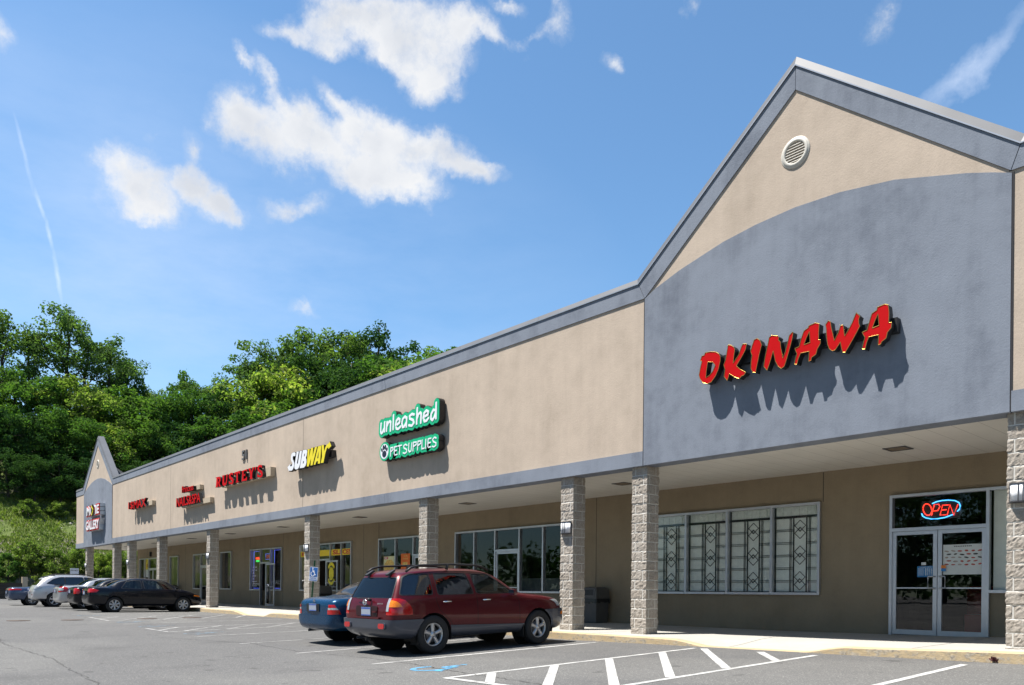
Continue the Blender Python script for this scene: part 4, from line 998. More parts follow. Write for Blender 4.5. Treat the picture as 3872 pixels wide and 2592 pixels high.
# video shop: yellow and white hanging poster
sg = thing('poster', 'tall yellow poster hanging in the video shop window', 'poster', (-55.8, 3.57, 1.78)); inv = Matrix.Translation((55.8, -3.57, -1.78))
m = MB(); m.box((-56.16,3.57,2.3),(-55.42,3.575,3.0),0); m.box((-56.16,3.571,1.78),(-55.42,3.576,2.3),1); m.box((-55.9,3.565,2.45),(-55.7,3.569,2.68),2); part(m, 'sheet', [MATS['banner_yellow'], MATS['paper'], MATS['letter_red']], sg, inv)

# ------------------------------------------------------------------ litter bins
simple('bin_grey', (.085,.083,.08), .6, vary=.12); simple('bin_dark', (.012,.012,.012), .5); simple('bin_rim', (.14,.14,.145), .5); simple('bag_black', (.01,.01,.012), .3)
def litter_bin(x, y, lab):
    o = thing('litter_bin', lab, 'litter bin', (x, y, zw(x, y)), 0, 'square litter bins along the shop wall')
    b = MB(); b.mesh([(-.24,-.24,0),(.24,-.24,0),(.24,.24,0),(-.24,.24,0),(-.27,-.27,.68),(.27,-.27,.68),(.27,.27,.68),(-.27,.27,.68)], [(0,1,5,4),(1,2,6,5),(2,3,7,6),(3,0,4,7),(3,2,1,0),(4,5,6,7)])
    ob = b.build('body', MATS['bin_grey'], o); bv = ob.modifiers.new('b', 'BEVEL'); bv.width = .02; bv.segments = 2
    l = MB(); a = .285; l.mesh([(-a,-a,.66),(a,-a,.66),(a,a,.66),(-a,a,.66),(-a,-a,.74),(a,-a,.74),(a,a,.74),(-a,a,.74),(-.26,-.26,.96),(.26,-.26,.96),(.26,.26,.96),(-.26,.26,.96),(-.18,-.18,1.0),(.18,-.18,1.0),(.18,.18,1.0),(-.18,.18,1.0)],
        [(k+i, k+(i+1)%4, k+4+(i+1)%4, k+4+i) for k in (0,4,8) for i in range(4)] + [(12,13,14,15),(3,2,1,0)])
    ob = l.build('lid', MATS['bin_grey'], o); bv = ob.modifiers.new('b', 'BEVEL'); bv.width = .018; bv.segments = 2
    f = MB(); f.mesh([(-.20,-.284,.755),(.20,-.284,.755),(.195,-.272,.93),(-.195,-.272,.93)], [(0,1,2,3)]); f.build('flap', MATS['bin_dark'], o)
    r_ = MB()
    for p, q in (((-.22,-.286,.74),(.22,-.286,.755)),((-.22,-.274,.93),(.22,-.272,.945))): r_.box((p[0],p[1]-.012,p[2]),(q[0],q[1]+.012,q[2]))
    for s in (-1, 1): r_.mesh([(s*.20,-.298,.75),(s*.22,-.298,.75),(s*.215,-.286,.945),(s*.195,-.286,.945),(s*.20,-.275,.75),(s*.22,-.275,.75),(s*.215,-.262,.945),(s*.195,-.262,.945)], [(0,1,2,3),(7,6,5,4),(0,4,5,1),(1,5,6,2),(2,6,7,3),(3,7,4,0)])
    r_.build('flap_frame', MATS['bin_rim'], o)
    g = MB(); rr = random.Random(int(-x*10)); n = 48; ring = []
    for i in range(n):
        t = i/n*4; s = int(t); u = t-s; e = .288
        p = [(-e+2*e*u,-e),(e,-e+2*e*u),(e-2*e*u,e),(-e,e-2*e*u)][s]; ring.append((p[0]*(1+rr.uniform(0,.02)), p[1]*(1+rr.uniform(0,.02)), rr.uniform(.52,.60)))
    top = [(p[0]*.985, p[1]*.985, .67) for p in ring]
    g.mesh(ring+top, [(i,(i+1)%n,n+(i+1)%n,n+i) for i in range(n)], 0, True); g.build('bag_rim', MATS['bag_black'], o)
litter_bin(-14.55, 3.15, 'dark square litter bin between the two close pillars by the restaurant')
litter_bin(-29.45, 2.72, 'dark litter bin beside the open slice shop door behind the blue sedan')
litter_bin(-49.2, 3.1, 'dark litter bin under the far narrow window beyond the black sedan')

# ------------------------------------------------------------------ parking sign and DO NOT sign
simple('sign_blue', (.025,.13,.42), .4, vary=.04); simple('post_green', (.02,.09,.045), .5, .3)
sg = thing('parking_sign', 'blue and white wheelchair parking sign leaning on a green post', 'sign', (-25.0, -.12, zw(-25, -.12)))
sg.rotation_euler = (0, R(4.5), R(33))
m = MB(); m.mesh([(-.03,.0,-.1),(-.012,-.0,-.1),(-.012,.03,-.1),(.012,.03,-.1),(.012,0,-.1),(.03,0,-.1),(.03,.008,-.1),(.018,.008,-.1),(.018,.038,-.1),(-.018,.038,-.1),(-.018,.008,-.1),(-.03,.008,-.1)]+[(x,y,1.9) for (x,y) in [(-.03,.0),(-.012,-.0),(-.012,.03),(.012,.03),(.012,0),(.03,0),(.03,.008),(.018,.008),(.018,.038),(-.018,.038),(-.018,.008),(-.03,.008)]], [(i,(i+1)%12,12+(i+1)%12,12+i) for i in range(12)])
m.build('post', MATS['post_green'], sg)
def rrect(x0, z0, x1, z1, r, n=5):
    pts = []
    for cx_, cz_, a0 in ((x1-r,z0+r,-90),(x1-r,z1-r,0),(x0+r,z1-r,90),(x0+r,z0+r,180)):
        pts += [(cx_+r*math.cos(R(a0+90*i/n)), cz_+r*math.sin(R(a0+90*i/n))) for i in range(n+1)]
    return pts
m = MB(); z0 = 1.17
m.prism(rrect(-.165,z0,.165,z0+.5,.03), -.006, -.001, 0); m.prism(rrect(-.15,z0+.155,.15,z0+.485,.015), -.0085, -.0062, 1); m.prism(rrect(-.15,z0+.02,.15,z0+.05,.01), -.0085, -.0062, 1)
m.build('panel', [MATS['sign_white'], MATS['sign_blue']], sg)
m = MB()
for st in PICT: stroke(m, [(-.02+(p[0]-.5)*.26, z0+.32+(p[1]-.5)*.30) for p in st], .014, -.0125, -.009)
m.prism([(-.04+.024*math.cos(2*math.pi*i/12), z0+.452+.024*math.sin(2*math.pi*i/12)) for i in range(12)], -.012, -.009)
m.build('wheelchair_symbol', MATS['sign_white'], sg, False)
m = MB(); add_text(m, 'PARKING', -.135, z0+.065, .27, .075, -.0085, bold=.02); m.build('lettering', MATS['sign_blue'], sg, False)
sg = thing('warning_sign', 'small white sign with black words standing by the far shrubs', 'sign', (-74, 3.1, 0), R(90))
m = MB(); m.box((-.335,-.01,2.0),(.32,.005,2.68)); m.build('panel', MATS['sign_white'], sg)
m = MB(); add_text(m, 'DO NOT', -.28, 2.44, .56, .13, -.014, bold=.02); m.build('lettering', MATS['sign_black'], sg, False)
m = MB(); m.box((-.03,.006,-.2),(.03,.05,2.5)); m.build('post', MATS['post_green'], sg)

# weed in the kerb joint
vs, fs = [], []; wr0 = random.Random(2); c0 = Vector((-3.62, -.635, .10))
for _ in range(46):
    t = Vector((wr0.gauss(0,.5), wr0.gauss(-.2,.4), wr0.uniform(.2,1))).normalized(); L = wr0.uniform(.02,.06); b = c0+Vector((wr0.gauss(0,.015),0,wr0.uniform(-.02,.03))); sd = t.orthogonal()*.012
    i = len(vs); vs += [b, b+t*L*.6+sd, b+t*L, b+t*L*.6-sd]; fs.append((i,i+1,i+2,i+3))
me = bpy.data.meshes.new('weed'); me.from_pydata(vs, [], fs); me.materials.append(simple('weed_red', (.10,.03,.03), .7, vary=.4))
tag(link('weed', me), 'small dark reddish weed growing from the kerb by the nearest pillar', 'weed')
# ------------------------------------------------------------------ cars
def car_paint(name, col, metal=.0, rough=.32, flake=0, coat=.55):
    k = NT(name)
    c = k.ramp(k.noise(2.2, 4, .6, k.coord()), [(.3, tuple(x*.93 for x in col)), (.7, tuple(min(1, x*1.05) for x in col))])
    if flake:
        f = k.noise(900, 1, .5, k.coord()); c = k.mixc(flake, c, k.ramp(f, [(.4, tuple(x*.6 for x in col)), (.6, tuple(min(1, x*1.5+.02) for x in col))]))
    dust = k.noise(7, 6, .7, k.coord()); rg = k.math('ADD', k.math('MULTIPLY', dust, .12), rough-.06)
    k.pbr(c, rg, metal, .25, coat=coat); MATS[name] = k.m; return k.m
car_paint('paint_maroon', (.085, .002, .007), .25, .30, .25, .40); car_paint('paint_teal', (.0005, .040, .105), .35, .28, .25, .4); car_paint('paint_black', (.003, .004, .009), .1, .22, 0, .32)
car_paint('paint_navy', (.003, .004, .010), .2, .25, 0, .32); car_paint('paint_silver', (.46, .47, .49), .6, .30, .2); car_paint('paint_pearl', (.50, .515, .55), .45, .32, .2); car_paint('paint_slate', (.060, .085, .150), .45, .30, .2)
car_paint('clad_grey', (.060, .068, .092), .35, .40)
simple('tyre_rubber', (.018,.018,.019), .8, vary=.2, scale=20); simple('rim_metal', (.55,.55,.56), .32, .7); simple('chrome', (.75,.76,.78), .12, 1.0); simple('trim_black', (.014,.014,.015), .5); simple('under_black', (.008,.008,.008), .9)
simple('seat_grey', (.12,.115,.11), .8, vary=.15); simple('seat_beige', (.36,.31,.25), .8, vary=.15)
simple('lens_red', (.42,.006,.008), .15, coat=.6, vary=.15, scale=30); simple('lens_amber', (.75,.20,.01), .15, coat=.6, vary=.2, scale=30); simple('lens_clear', (.45,.47,.49), .12, .3, coat=.6, vary=.15, scale=30); simple('lens_darkred', (.20,.008,.01), .2, coat=.5)
simple('plate_white', (.30,.34,.42), .4, vary=.03); simple('recess_dark', (.022,.002,.004), .5)
simple('plate_blue', (.05,.10,.35), .4)

def car_body(S, sub=3):
    """S: rear-to-front stations (y, half width, zbottom, zbelt, kind, ztop, roof half width, tilt)"""
    bm = bmesh.new(); rows = []
    for (y, w_, zb, zbelt, kind, zt, wr, tilt) in S:
        if kind == 'c':
            P = [(0,zb),(.80*w_,zb),(.955*w_,zb+.06),(w_,zb+.42*(zbelt-zb)),(.992*w_,zbelt-.14),(.965*w_,zbelt-.012),(.945*w_,zbelt+.03),(wr+.02,zt-.075),(wr-.10,zt-.02),(wr*.45,zt),(0,zt+.004)]
        else:
            P = [(0,zb),(.80*w_,zb),(.955*w_,zb+.06),(w_,zb+.42*(zbelt-zb)),(.992*w_,zbelt-.12),(.962*w_,zbelt-.025),(.90*w_,zt-.018),(.74*w_,zt),(.55*w_,zt+.008),(.3*w_,zt+.014),(0,zt+.016)]
        rows.append([bm.verts.new((x, y+tilt*max(0, z-.92*zbelt), z)) for x, z in P] + [bm.verts.new((-x, y+tilt*max(0, z-.92*zbelt), z)) for x, z in P[1:-1][::-1]])
    n = len(rows[0])
    for a, b in zip(rows[:-1], rows[1:]):
        for i in range(n): bm.faces.new((a[i], b[i], b[(i+1) % n], a[(i+1) % n]))
    for r, flip in ((rows[0], False), (rows[-1], True)):
        K = (n-2)//2
        for k in range(K+1):
            a, b = r[k], r[k+1]; c, e = r[(n-k-1) % n], r[(n-k) % n]
            vs = []
            for v in (a, b, c, e):
                if v not in vs: vs.append(v)
            if len(vs) >= 3: bm.faces.new(vs[::-1] if flip else vs)
    bmesh.ops.recalc_face_normals(bm, faces=bm.faces)
    me = bpy.data.meshes.new('cage'); bm.to_mesh(me); bm.free()
    o = bpy.data.objects.new('cage', me); COL.objects.link(o); md = o.modifiers.new('s', 'SUBSURF'); md.levels = sub; md.render_levels = sub
    dg = bpy.context.evaluated_depsgraph_get(); em = bpy.data.meshes.new_from_object(o.evaluated_get(dg))
    out = bmesh.new(); out.from_mesh(em); bpy.data.objects.remove(o); bpy.data.meshes.remove(me); bpy.data.meshes.remove(em)
    return out
AX = {'x': (1, 2), 'y': (0, 2), 'z': (0, 1)}
def planes(poly, axis):
    i, j = AX[axis]; out = []
    area = sum(poly[k][0]*poly[(k+1)%len(poly)][1]-poly[(k+1)%len(poly)][0]*poly[k][1] for k in range(len(poly)))
    for k in range(len(poly)):
        a, b = poly[k], poly[(k+1) % len(poly)]
        d_ = (b[0]-a[0], b[1]-a[1]); nn = (d_[1], -d_[0]) if area > 0 else (-d_[1], d_[0])
        L = math.hypot(*nn)
        if L < 1e-6: continue
        co_ = [0,0,0]; no = [0,0,0]; co_[i], co_[j] = a; no[i], no[j] = nn[0]/L, nn[1]/L
        out.append((Vector(co_), Vector(no)))
    return out
def rounded(poly, r, n=3):
    """corners of a convex polygon cut round"""
    out = []
    for k in range(len(poly)):
        p, a, b = Vector(poly[k]), Vector(poly[k-1]), Vector(poly[(k+1) % len(poly)])
        rr = min(r, (a-p).length*.45, (b-p).length*.45); s, e = p+(a-p).normalized()*rr, p+(b-p).normalized()*rr
        for i in range(n+1):
            t = i/n; out.append(tuple(s*(1-t)**2 + p*2*t*(1-t) + e*t*t))
    return out
def sel_faces(bm, axis, sgn, lim=.12):
    i = 'xyz'.index(axis); return [f for f in bm.faces if f.normal[i]*sgn > lim and (axis != 'x' or f.calc_center_median().x*sgn > 0)]
def panel(body, poly, axis, sgn, off, lim=.12, depth=.006, region=None):
    """the piece of the body surface inside a convex outline, lifted off by 'off'"""
    bm = body.copy(); keep = set(sel_faces(bm, axis, sgn, lim))
    if region: keep = {f for f in keep if region(f.calc_center_median())}
    bmesh.ops.delete(bm, geom=[f for f in bm.faces if f not in keep], context='FACES')
    for c, n_ in planes(poly, axis):
        bmesh.ops.bisect_plane(bm, geom=bm.verts[:]+bm.edges[:]+bm.faces[:], plane_co=c, plane_no=n_, clear_outer=True)
    bm.normal_update()
    if off:
        for v in bm.verts: v.co += v.normal*off
    if depth and bm.faces:
        be = [e for e in bm.edges if e.is_boundary]; nrm = {v: v.normal.copy() for e in be for v in e.verts}
        r = bmesh.ops.extrude_edge_only(bm, edges=be); 
        vm = [g for g in r['geom'] if isinstance(g, bmesh.types.BMVert)]
        for v in vm:
            near = [e.other_vert(v) for e in v.link_edges if e.other_vert(v) in nrm]
            v.co -= (nrm[near[0]] if near else v.normal)*(off+depth)
    return bm
def cut(body, poly, axis, sgn, lim=.12):
    """open a hole of that outline in the body"""
    pl = planes(poly, axis); i, j = AX[axis]
    lo = [min(p[k] for p in poly)-.12 for k in (0,1)]; hi = [max(p[k] for p in poly)+.12 for k in (0,1)]
    def near():
        return [f for f in sel_faces(body, axis, sgn, lim) if lo[0] < f.calc_center_median()[i] < hi[0] and lo[1] < f.calc_center_median()[j] < hi[1]]
    for c, n_ in pl:
        g = near(); vs = {v for f in g for v in f.verts}; es = {e for f in g for e in f.edges}
        bmesh.ops.bisect_plane(body, geom=list(vs)+list(es)+g, plane_co=c, plane_no=n_)
        body.normal_update()
    dead = [f for f in near() if all((f.calc_center_median()-c).dot(n_) < 1e-4 for c, n_ in pl)]
    bmesh.ops.delete(body, geom=dead, context='FACES')
def to_obj(bm, name, mat, par, smooth_=True, ang=40):
    me = bpy.data.meshes.new(name); bm.to_mesh(me); bm.free(); me.materials.append(MATS[mat])
    me.polygons.foreach_set('use_smooth', [smooth_]*len(me.polygons))
    if smooth_: me.set_sharp_from_angle(angle=R(ang))
    return link(name, me, par)
def circ(c, r, n=20, a0=0): return [(c[0]+r*math.cos(2*math.pi*i/n+a0), c[1]+r*math.sin(2*math.pi*i/n+a0)) for i in range(n)]

def make_wheel(r, rim, nsp, style, par, x, y, side, wdt=.215):
    """side +1: outer face looks towards +x"""
    o = MB(); n = 40; X = lambda h: h*side
    o.lathe([(rim*.985,X(.06)),(rim*.97,X(.085)),(rim*.88,X(.078)),(rim*.86,X(.02)),(rim*.86,X(-.08))], 'x', (0,0,0), n)
    for k in range(nsp):
        a = 2*math.pi*k/nsp+.3
        rad = Vector((0, math.cos(a), math.sin(a))); tan = Vector((0, -math.sin(a), math.cos(a))); ex = Vector((side, 0, 0))
        prof = [(.05,.036,.064),(.30,.026,.076),(.62,.024,.072),(.92,.036,.064)] if style == 's' else [(.10,.030,.066),(.4,.030,.074),(.7,.036,.072),(.93,.050,.064)]
        vs = []
        for (t, hw, h) in prof:
            for (sx_, dh) in ((-1,-.035),(-.75,0),(.75,0),(1,-.035)): vs.append(rad*rim*t + tan*hw*sx_*rim/.21 + ex*(h+dh))
        fs = [(i*4+j, i*4+j+1, i*4+j+5, i*4+j+4) for i in range(3) for j in range(3)]
        o.mesh(vs, fs, 0, True)
    o.lathe([(0,X(.082)),(rim*.14,X(.082)),(rim*.17,X(.074)),(rim*.30,X(.066)),(rim*.31,X(.03))], 'x', (0,0,0), 20)
    wob = o.build('wheel', MATS['rim_metal'], par); wob.location = (x, y, r)
    t = MB(); h = wdt/2
    t.lathe([(rim*.97,-h*.86),(rim*1.06,-h*.98),(r*.90,-h),(r*.97,-h*.86),(r,-h*.62),(r,-h*.3),(r*.994,-h*.27),(r*.994,-h*.22),(r,-h*.2),(r,h*.2),(r*.994,h*.22),(r*.994,h*.27),(r,h*.3),(r,h*.62),(r*.97,h*.86),(r*.90,h),(rim*1.06,h*.98),(rim*.97,h*.86)], 'x', (0,0,0), 48)
    t.build('tyre', MATS['tyre_rubber'], wob)
    b = MB(); b.lathe([(0,X(.005)),(rim*.84,X(.005)),(rim*.84,X(-.06))], 'x', (0,0,0), 28); b.lathe([(rim*.2,X(.03)),(rim*.62,X(.03)),(rim*.62,X(.012))], 'x', (0,0,0), 28, 1); b.build('brake_drum', [MATS['under_black'], MATS['dark_bronze']], wob)
    return wob

def make_car(name, label, x, y, rz, sp, zoff=0, pitch=0, group='cars parked nose-in along the kerb'):
    car = thing(name, label, 'car', (x, y, zl(x, y)+zoff), rz, group); car.rotation_euler = (pitch, 0, rz)
    wb = sp['wb']/2; tr = sp['tyre']; paint = sp['paint']
    body = car_body(sp['S'], sp.get('sub', 3)); W = sp['w']
    base = body.copy()
    # lamps, plates and trims are pieces of the body's own surface
    for (nm, poly, axis, sgn, mat, off, lim) in sp.get('panels', []):
        sides = (1, -1) if sgn == 2 else (sgn,)
        for s in sides:
            pl = [(p[0]*s, p[1]) for p in poly] if (axis in 'yz' and sgn == 2) else poly
            ax_s = s if axis == 'x' else (-1 if axis == 'y' and min(p[1] for p in poly) >= -9 and nm not in ('headlight','grille','windscreen') else 1)
            bm = panel(base, pl, axis, ax_s, off, lim)
            if len(bm.faces): to_obj(bm, nm, mat, car)
            else: bm.free()
    # tail lamps wrap from the back round to the side
    for (nm, poly, mat, off, *xr) in sp.get('wrap', []):
        for s in (1, -1):
            bm = base.copy(); bmesh.ops.delete(bm, geom=[f for f in bm.faces if f.calc_center_median().x*s < .2 or f.calc_center_median().y > sp['rear']+1.1], context='FACES')
            for c, n_ in planes([(p[0], p[1]) for p in poly], 'x'):
                bmesh.ops.bisect_plane(bm, geom=bm.verts[:]+bm.edges[:]+bm.faces[:], plane_co=c, plane_no=n_, clear_outer=True)
            xin = xr[0] if xr else sp.get('lampin', .5)
            if len(xr) > 1: bmesh.ops.bisect_plane(bm, geom=bm.verts[:]+bm.edges[:]+bm.faces[:], plane_co=Vector((xr[1]*s,0,0)), plane_no=Vector((s,0,0)), clear_outer=True)
            bmesh.ops.bisect_plane(bm, geom=bm.verts[:]+bm.edges[:]+bm.faces[:], plane_co=Vector((xin*s,0,0)), plane_no=Vector((-s,0,0)), clear_outer=True)
            bm.normal_update()
            for v in bm.verts: v.co += v.normal*off
            if len(bm.faces): to_obj(bm, nm, mat, car)
    # bumpers and cladding: a thicker shell over part of the body
    for (nm, cuts, mat, off) in sp.get('shells', []):
        bm = base.copy()
        for c, n_ in cuts: bmesh.ops.bisect_plane(bm, geom=bm.verts[:]+bm.edges[:]+bm.faces[:], plane_co=Vector(c), plane_no=Vector(n_), clear_outer=True)
        for ys in (-wb, wb): 
            for s in (1,-1): cut(bm, circ((ys, tr-.01), tr+.062, 22), 'x', s, .05)
        bm.normal_update()
        be = [e for e in bm.edges if e.is_boundary]; vn = {v.index: v.normal.copy() for v in bm.verts}
        for v in bm.verts: v.co += v.normal*off
        r = bmesh.ops.extrude_edge_only(bm, edges=be)
        for v in [g for g in r['geom'] if isinstance(g, bmesh.types.BMVert)]:
            o_ = [e.other_vert(v) for e in v.link_edges if e.other_vert(v).index in vn]
            if o_: v.co -= o_[0].normal*off
        bmesh.ops.recalc_face_normals(bm, faces=bm.faces)
        to_obj(bm, nm, mat, car, ang=50)
    # windows
    wins = []
    for (nm, poly, axis, sgn, gl) in sp['windows']:
        for s in ((1, -1) if axis == 'x' else (sgn,)):
            P = rounded(poly, .05); lim = .12
            c = Vector((sum(p[0] for p in P)/len(P), sum(p[1] for p in P)/len(P)))
            big = [tuple(c+(Vector(p)-c)*(1+.022/max(.12,(Vector(p)-c).length))) for p in P]
            bm = panel(base, big, axis, s, .0025, lim, .004)
            cut(bm, P, axis, s, lim); to_obj(bm, nm.replace('window','window_trim').replace('windscreen','windscreen_trim'), 'trim_black', car)
            g = panel(base, P, axis, s, -.004, lim, 0); to_obj(g, nm, gl, car)
            wins.append((P, axis, s, lim))
    for wd in wins: cut(body, *wd)
    for ys in (-wb, wb):
        for s in (1, -1): cut(body, circ((ys, tr-.01), tr+.055, 24), 'x', s, .05)
    # door gaps
    for seam in sp.get('seams', []):
        for s in (1, -1):
            for a, b in zip(seam[:-1], seam[1:]):
                a, b = Vector(a), Vector(b); d_ = (b-a).normalized(); n_ = Vector((-d_.y, d_.x))*.0045; a, b = a-d_*.002, b+d_*.002
                bm = panel(base, [tuple(a-n_), tuple(b-n_), tuple(b+n_), tuple(a+n_)], 'x', s, .0012, .12, 0)
                if len(bm.faces): to_obj(bm, 'door_gap', 'under_black', car)
                else: bm.free()
    base.free()
    bo = to_obj(body, 'body', paint, car, True, 55)
    # inside: floor tub, wheel arches, seats
    m = MB(); zt_ = sp['belt']-.12
    m.box((-W*.74, sp['rear']+.42, .32), (W*.74, sp['front']-.35, .35)); m.box((-W*.72, wb-.1, .34), (W*.72, wb+.5, .62)); m.box((-W*.82, sp['cowl']-.22, .34), (W*.82, sp['cowl']-.12, zt_+.08))
    m.box((-W*.80, sp['rearshelf']-.02, .34), (W*.80, sp['rearshelf']+.03, zt_))
    if sp.get('deck'): m.box((-W*.80, sp['rear']+.4, zt_-.03), (W*.80, sp['rearshelf'], zt_))
    for ys in (-wb, wb):
        for s in (1,-1):
            ring = circ((ys, tr-.01), tr+.058, 24)
            for i in range(24):
                (a0,b0),(a1,b1) = ring[i], ring[(i+1)%24]
                if min(b0,b1) > .22: m.face([(s*W*.55,a0,b0),(s*W*.55,a1,b1),(s*W*.965,a1,b1),(s*W*.965,a0,b0)], 0, True)
            m.face([(s*W*.55,p[0],p[1]) for p in ring])
    m.build('underbody', MATS['under_black'], car)
    seat = MB()
    for (ys, xs_) in ((sp['seats'][0], (-.36,.36)), (sp['seats'][1], (-.40,0,.40))):
        for xx in xs_:
            for (a,b,c_) in (((xx-.24,ys-.10,.55),(xx+.24,ys+.02,zt_+.04),0),((xx-.13,ys-.14,zt_+.10),(xx+.13,ys-.05,zt_+.27),0),((xx-.24,ys,.42),(xx+.24,ys+.48,.56),0)): seat.box(a, b, c_)
    so_ = seat.build('seat', MATS[sp.get('seat','seat_grey')], car); bv = so_.modifiers.new('b','BEVEL'); bv.width = .05; bv.segments = 2
    st = MB(); st.tube([(-.36+.17*math.cos(2*math.pi*i/20), sp['seats'][0]+.52-.06*math.sin(2*math.pi*i/20), zt_+.02+.15*math.sin(2*math.pi*i/20)) for i in range(21)], .016, 6, caps=False); st.build('steering_wheel', MATS['trim_black'], car)
    for ys in (-wb, wb):
        for s in (1, -1): make_wheel(tr, sp['rim'], sp['spokes'], sp['style'], car, s*(W-.115), ys, s)
    # mirrors, door handles
    for s in (1, -1):
        mm = MB(); my, mz = sp['mirror']; wx = sp['mirx']
        pts = [(0,-.02,-.055),(.17,-.03,-.065),(.19,-.035,.0),(.17,-.03,.075),(.04,-.02,.075)]
        mm.mesh([(s*(wx+p[0]), my+p[1], mz+p[2]) for p in pts]+[(s*(wx+p[0]*.8), my+.10, mz+p[2]*.75) for p in pts], [tuple(range(5)), tuple(reversed(range(5,10)))]+[(i,(i+1)%5,5+(i+1)%5,5+i) for i in range(5)])
        mo = mm.build('mirror', MATS[sp.get('mirmat', paint)], car); bv = mo.modifiers.new('b','BEVEL'); bv.width = .02; bv.segments = 2
        gm = MB(); gm.face([(s*(wx+p[0]*.9+.01), my-.036-.0, mz+p[2]*.85) for p in pts]); gm.build('mirror_glass', MATS['chrome'], mo)
        for (hy, hz) in sp['handles']:
            hm = MB(); xh = W*.985
            hm.tube([(s*(xh-.03),hy-.10,hz),(s*(xh+.018),hy-.08,hz+.004),(s*(xh+.022),hy+.07,hz+.006),(s*(xh-.03),hy+.09,hz+.004)], .014, 6); hm.build('door_handle', MATS[sp.get('handmat', paint)], car)
    # number plate
    py, pz = sp['plate']
    pm = MB(); pm.box((-.155, py-.012, pz-.078), (.155, py, pz+.078), 0); pm.box((-.15, py-.0135, pz+.045), (.15, py-.0121, pz+.074), 1); pm.box((-.15, py-.0135, pz-.074), (.15, py-.0121, pz-.055), 1); pm.build('number_plate', [MATS['plate_white'], MATS['plate_blue']], car)
    ex = MB(); ex.tube([(sp.get('exx',-.45), sp['rear']+.55, .30), (sp.get('exx',-.45), sp['rear']+.10, .29)], .026, 10, caps=False); ex.build('exhaust', MATS['chrome'], car)
    return car, base

SUV = dict(w=.915, wb=2.68, tyre=.355, rim=.222, spokes=5, style='w', paint='paint_maroon', rear=-2.26, front=2.18, belt=1.05, cowl=1.05, rearshelf=-1.9, seats=(-.10,-1.0), mirror=(.56,1.085), mirx=.86, handles=[(-1.02,.945),(-.06,.955)], handmat='chrome', plate=(-2.215,.79), lampin=.60, seat='seat_grey',
 S=[(-2.205,.70,.50,.95,'c',1.46,.52,.50),(-2.18,.80,.44,.97,'c',1.485,.60,.50),(-2.06,.875,.36,1.0,'c',1.525,.655,.46),(-1.75,.905,.31,1.03,'c',1.555,.685,.32),(-1.34,.915,.30,1.04,'c',1.572,.70,.12),(-.75,.905,.27,1.045,'c',1.58,.705,0),(-.20,.90,.27,1.045,'c',1.575,.70,0),
    (.12,.90,.27,1.04,'c',1.545,.685,-.05),(.40,.90,.27,1.035,'c',1.445,.68,0),(.72,.90,.27,1.03,'c',1.24,.73,0),(.96,.905,.27,1.015,'h',1.065,0,0),(1.40,.915,.28,.985,'h',1.035,0,0),(1.82,.90,.30,.93,'h',.985,0,0),(2.05,.84,.32,.86,'h',.91,0,0),(2.14,.75,.36,.76,'h',.79,0,0),(2.165,.62,.42,.66,'h',.66,0,0)],
 windows=[('window',[(-2.00,1.095),(-1.33,1.095),(-1.33,1.46),(-1.72,1.455),(-1.85,1.41)],'x',0,'tinted_glass'),('window',[(-1.20,1.085),(-.36,1.085),(-.46,1.465),(-1.20,1.47)],'x',0,'tinted_glass'),('window',[(-.26,1.085),(.68,1.08),(.64,1.14),(.24,1.38),(.12,1.44),(-.33,1.462)],'x',0,'car_glass'),
          ('rear_window',[(-.68,1.04),(.68,1.04),(.58,1.405),(-.58,1.405)],'y',-1,'tinted_glass'),('windscreen',[(-.68,1.09),(.68,1.09),(.58,1.44),(-.58,1.44)],'y',1,'car_glass')],
 seams=[[(-1.265,1.49),(-1.265,.95),(-1.20,.80),(-.96,.60),(-.84,.42)],[(-.31,1.49),(-.29,1.0),(-.28,.42)],[(.70,1.07),(.80,.9),(.82,.42)],[(-.84,.425),(.82,.425)]],
 wrap=[('tail_light_clear',[(-2.5,.80),(-2.06,.80),(-2.04,1.03),(-2.5,1.03)],'lens_clear',.010,.635,.705),('tail_light_amber',[(-2.5,.875),(-2.00,.875),(-2.03,.93),(-2.08,.975),(-2.14,1.0),(-2.5,1.0)],'lens_amber',.012,.705),('tail_light',[(-2.5,.735),(-1.80,.735),(-1.805,.83),(-1.85,.92),(-1.93,1.0),(-2.02,1.03),(-2.5,1.03)],'lens_red',.004,.635)],
 panels=[('headlight',[(.45,.76),(.86,.78),(.86,.92),(.55,.90)],'y',2,'lens_clear',.006,.12),('side_marker',[(1.98,.60),(2.06,.60),(2.06,.66),(1.98,.66)],'x',2,'lens_amber',.048,.05)],
 shells=[('rear_bumper',[((0,0,.655),(0,.0,1)),((0,-1.58,0),(0,1,0)),((0,0,.35),(0,0,-1))],'clad_grey',.055),('side_cladding',[((0,0,.485),(0,.03,1)),((0,1.49,0),(0,1,0)),((0,-1.575,0),(0,-1,0)),((0,0,.275),(0,0,-1))],'clad_grey',.016),('front_bumper',[((0,0,.72),(0,0,1)),((0,1.495,0),(0,-1,0)),((0,0,.34),(0,0,-1))],'clad_grey',.04)])

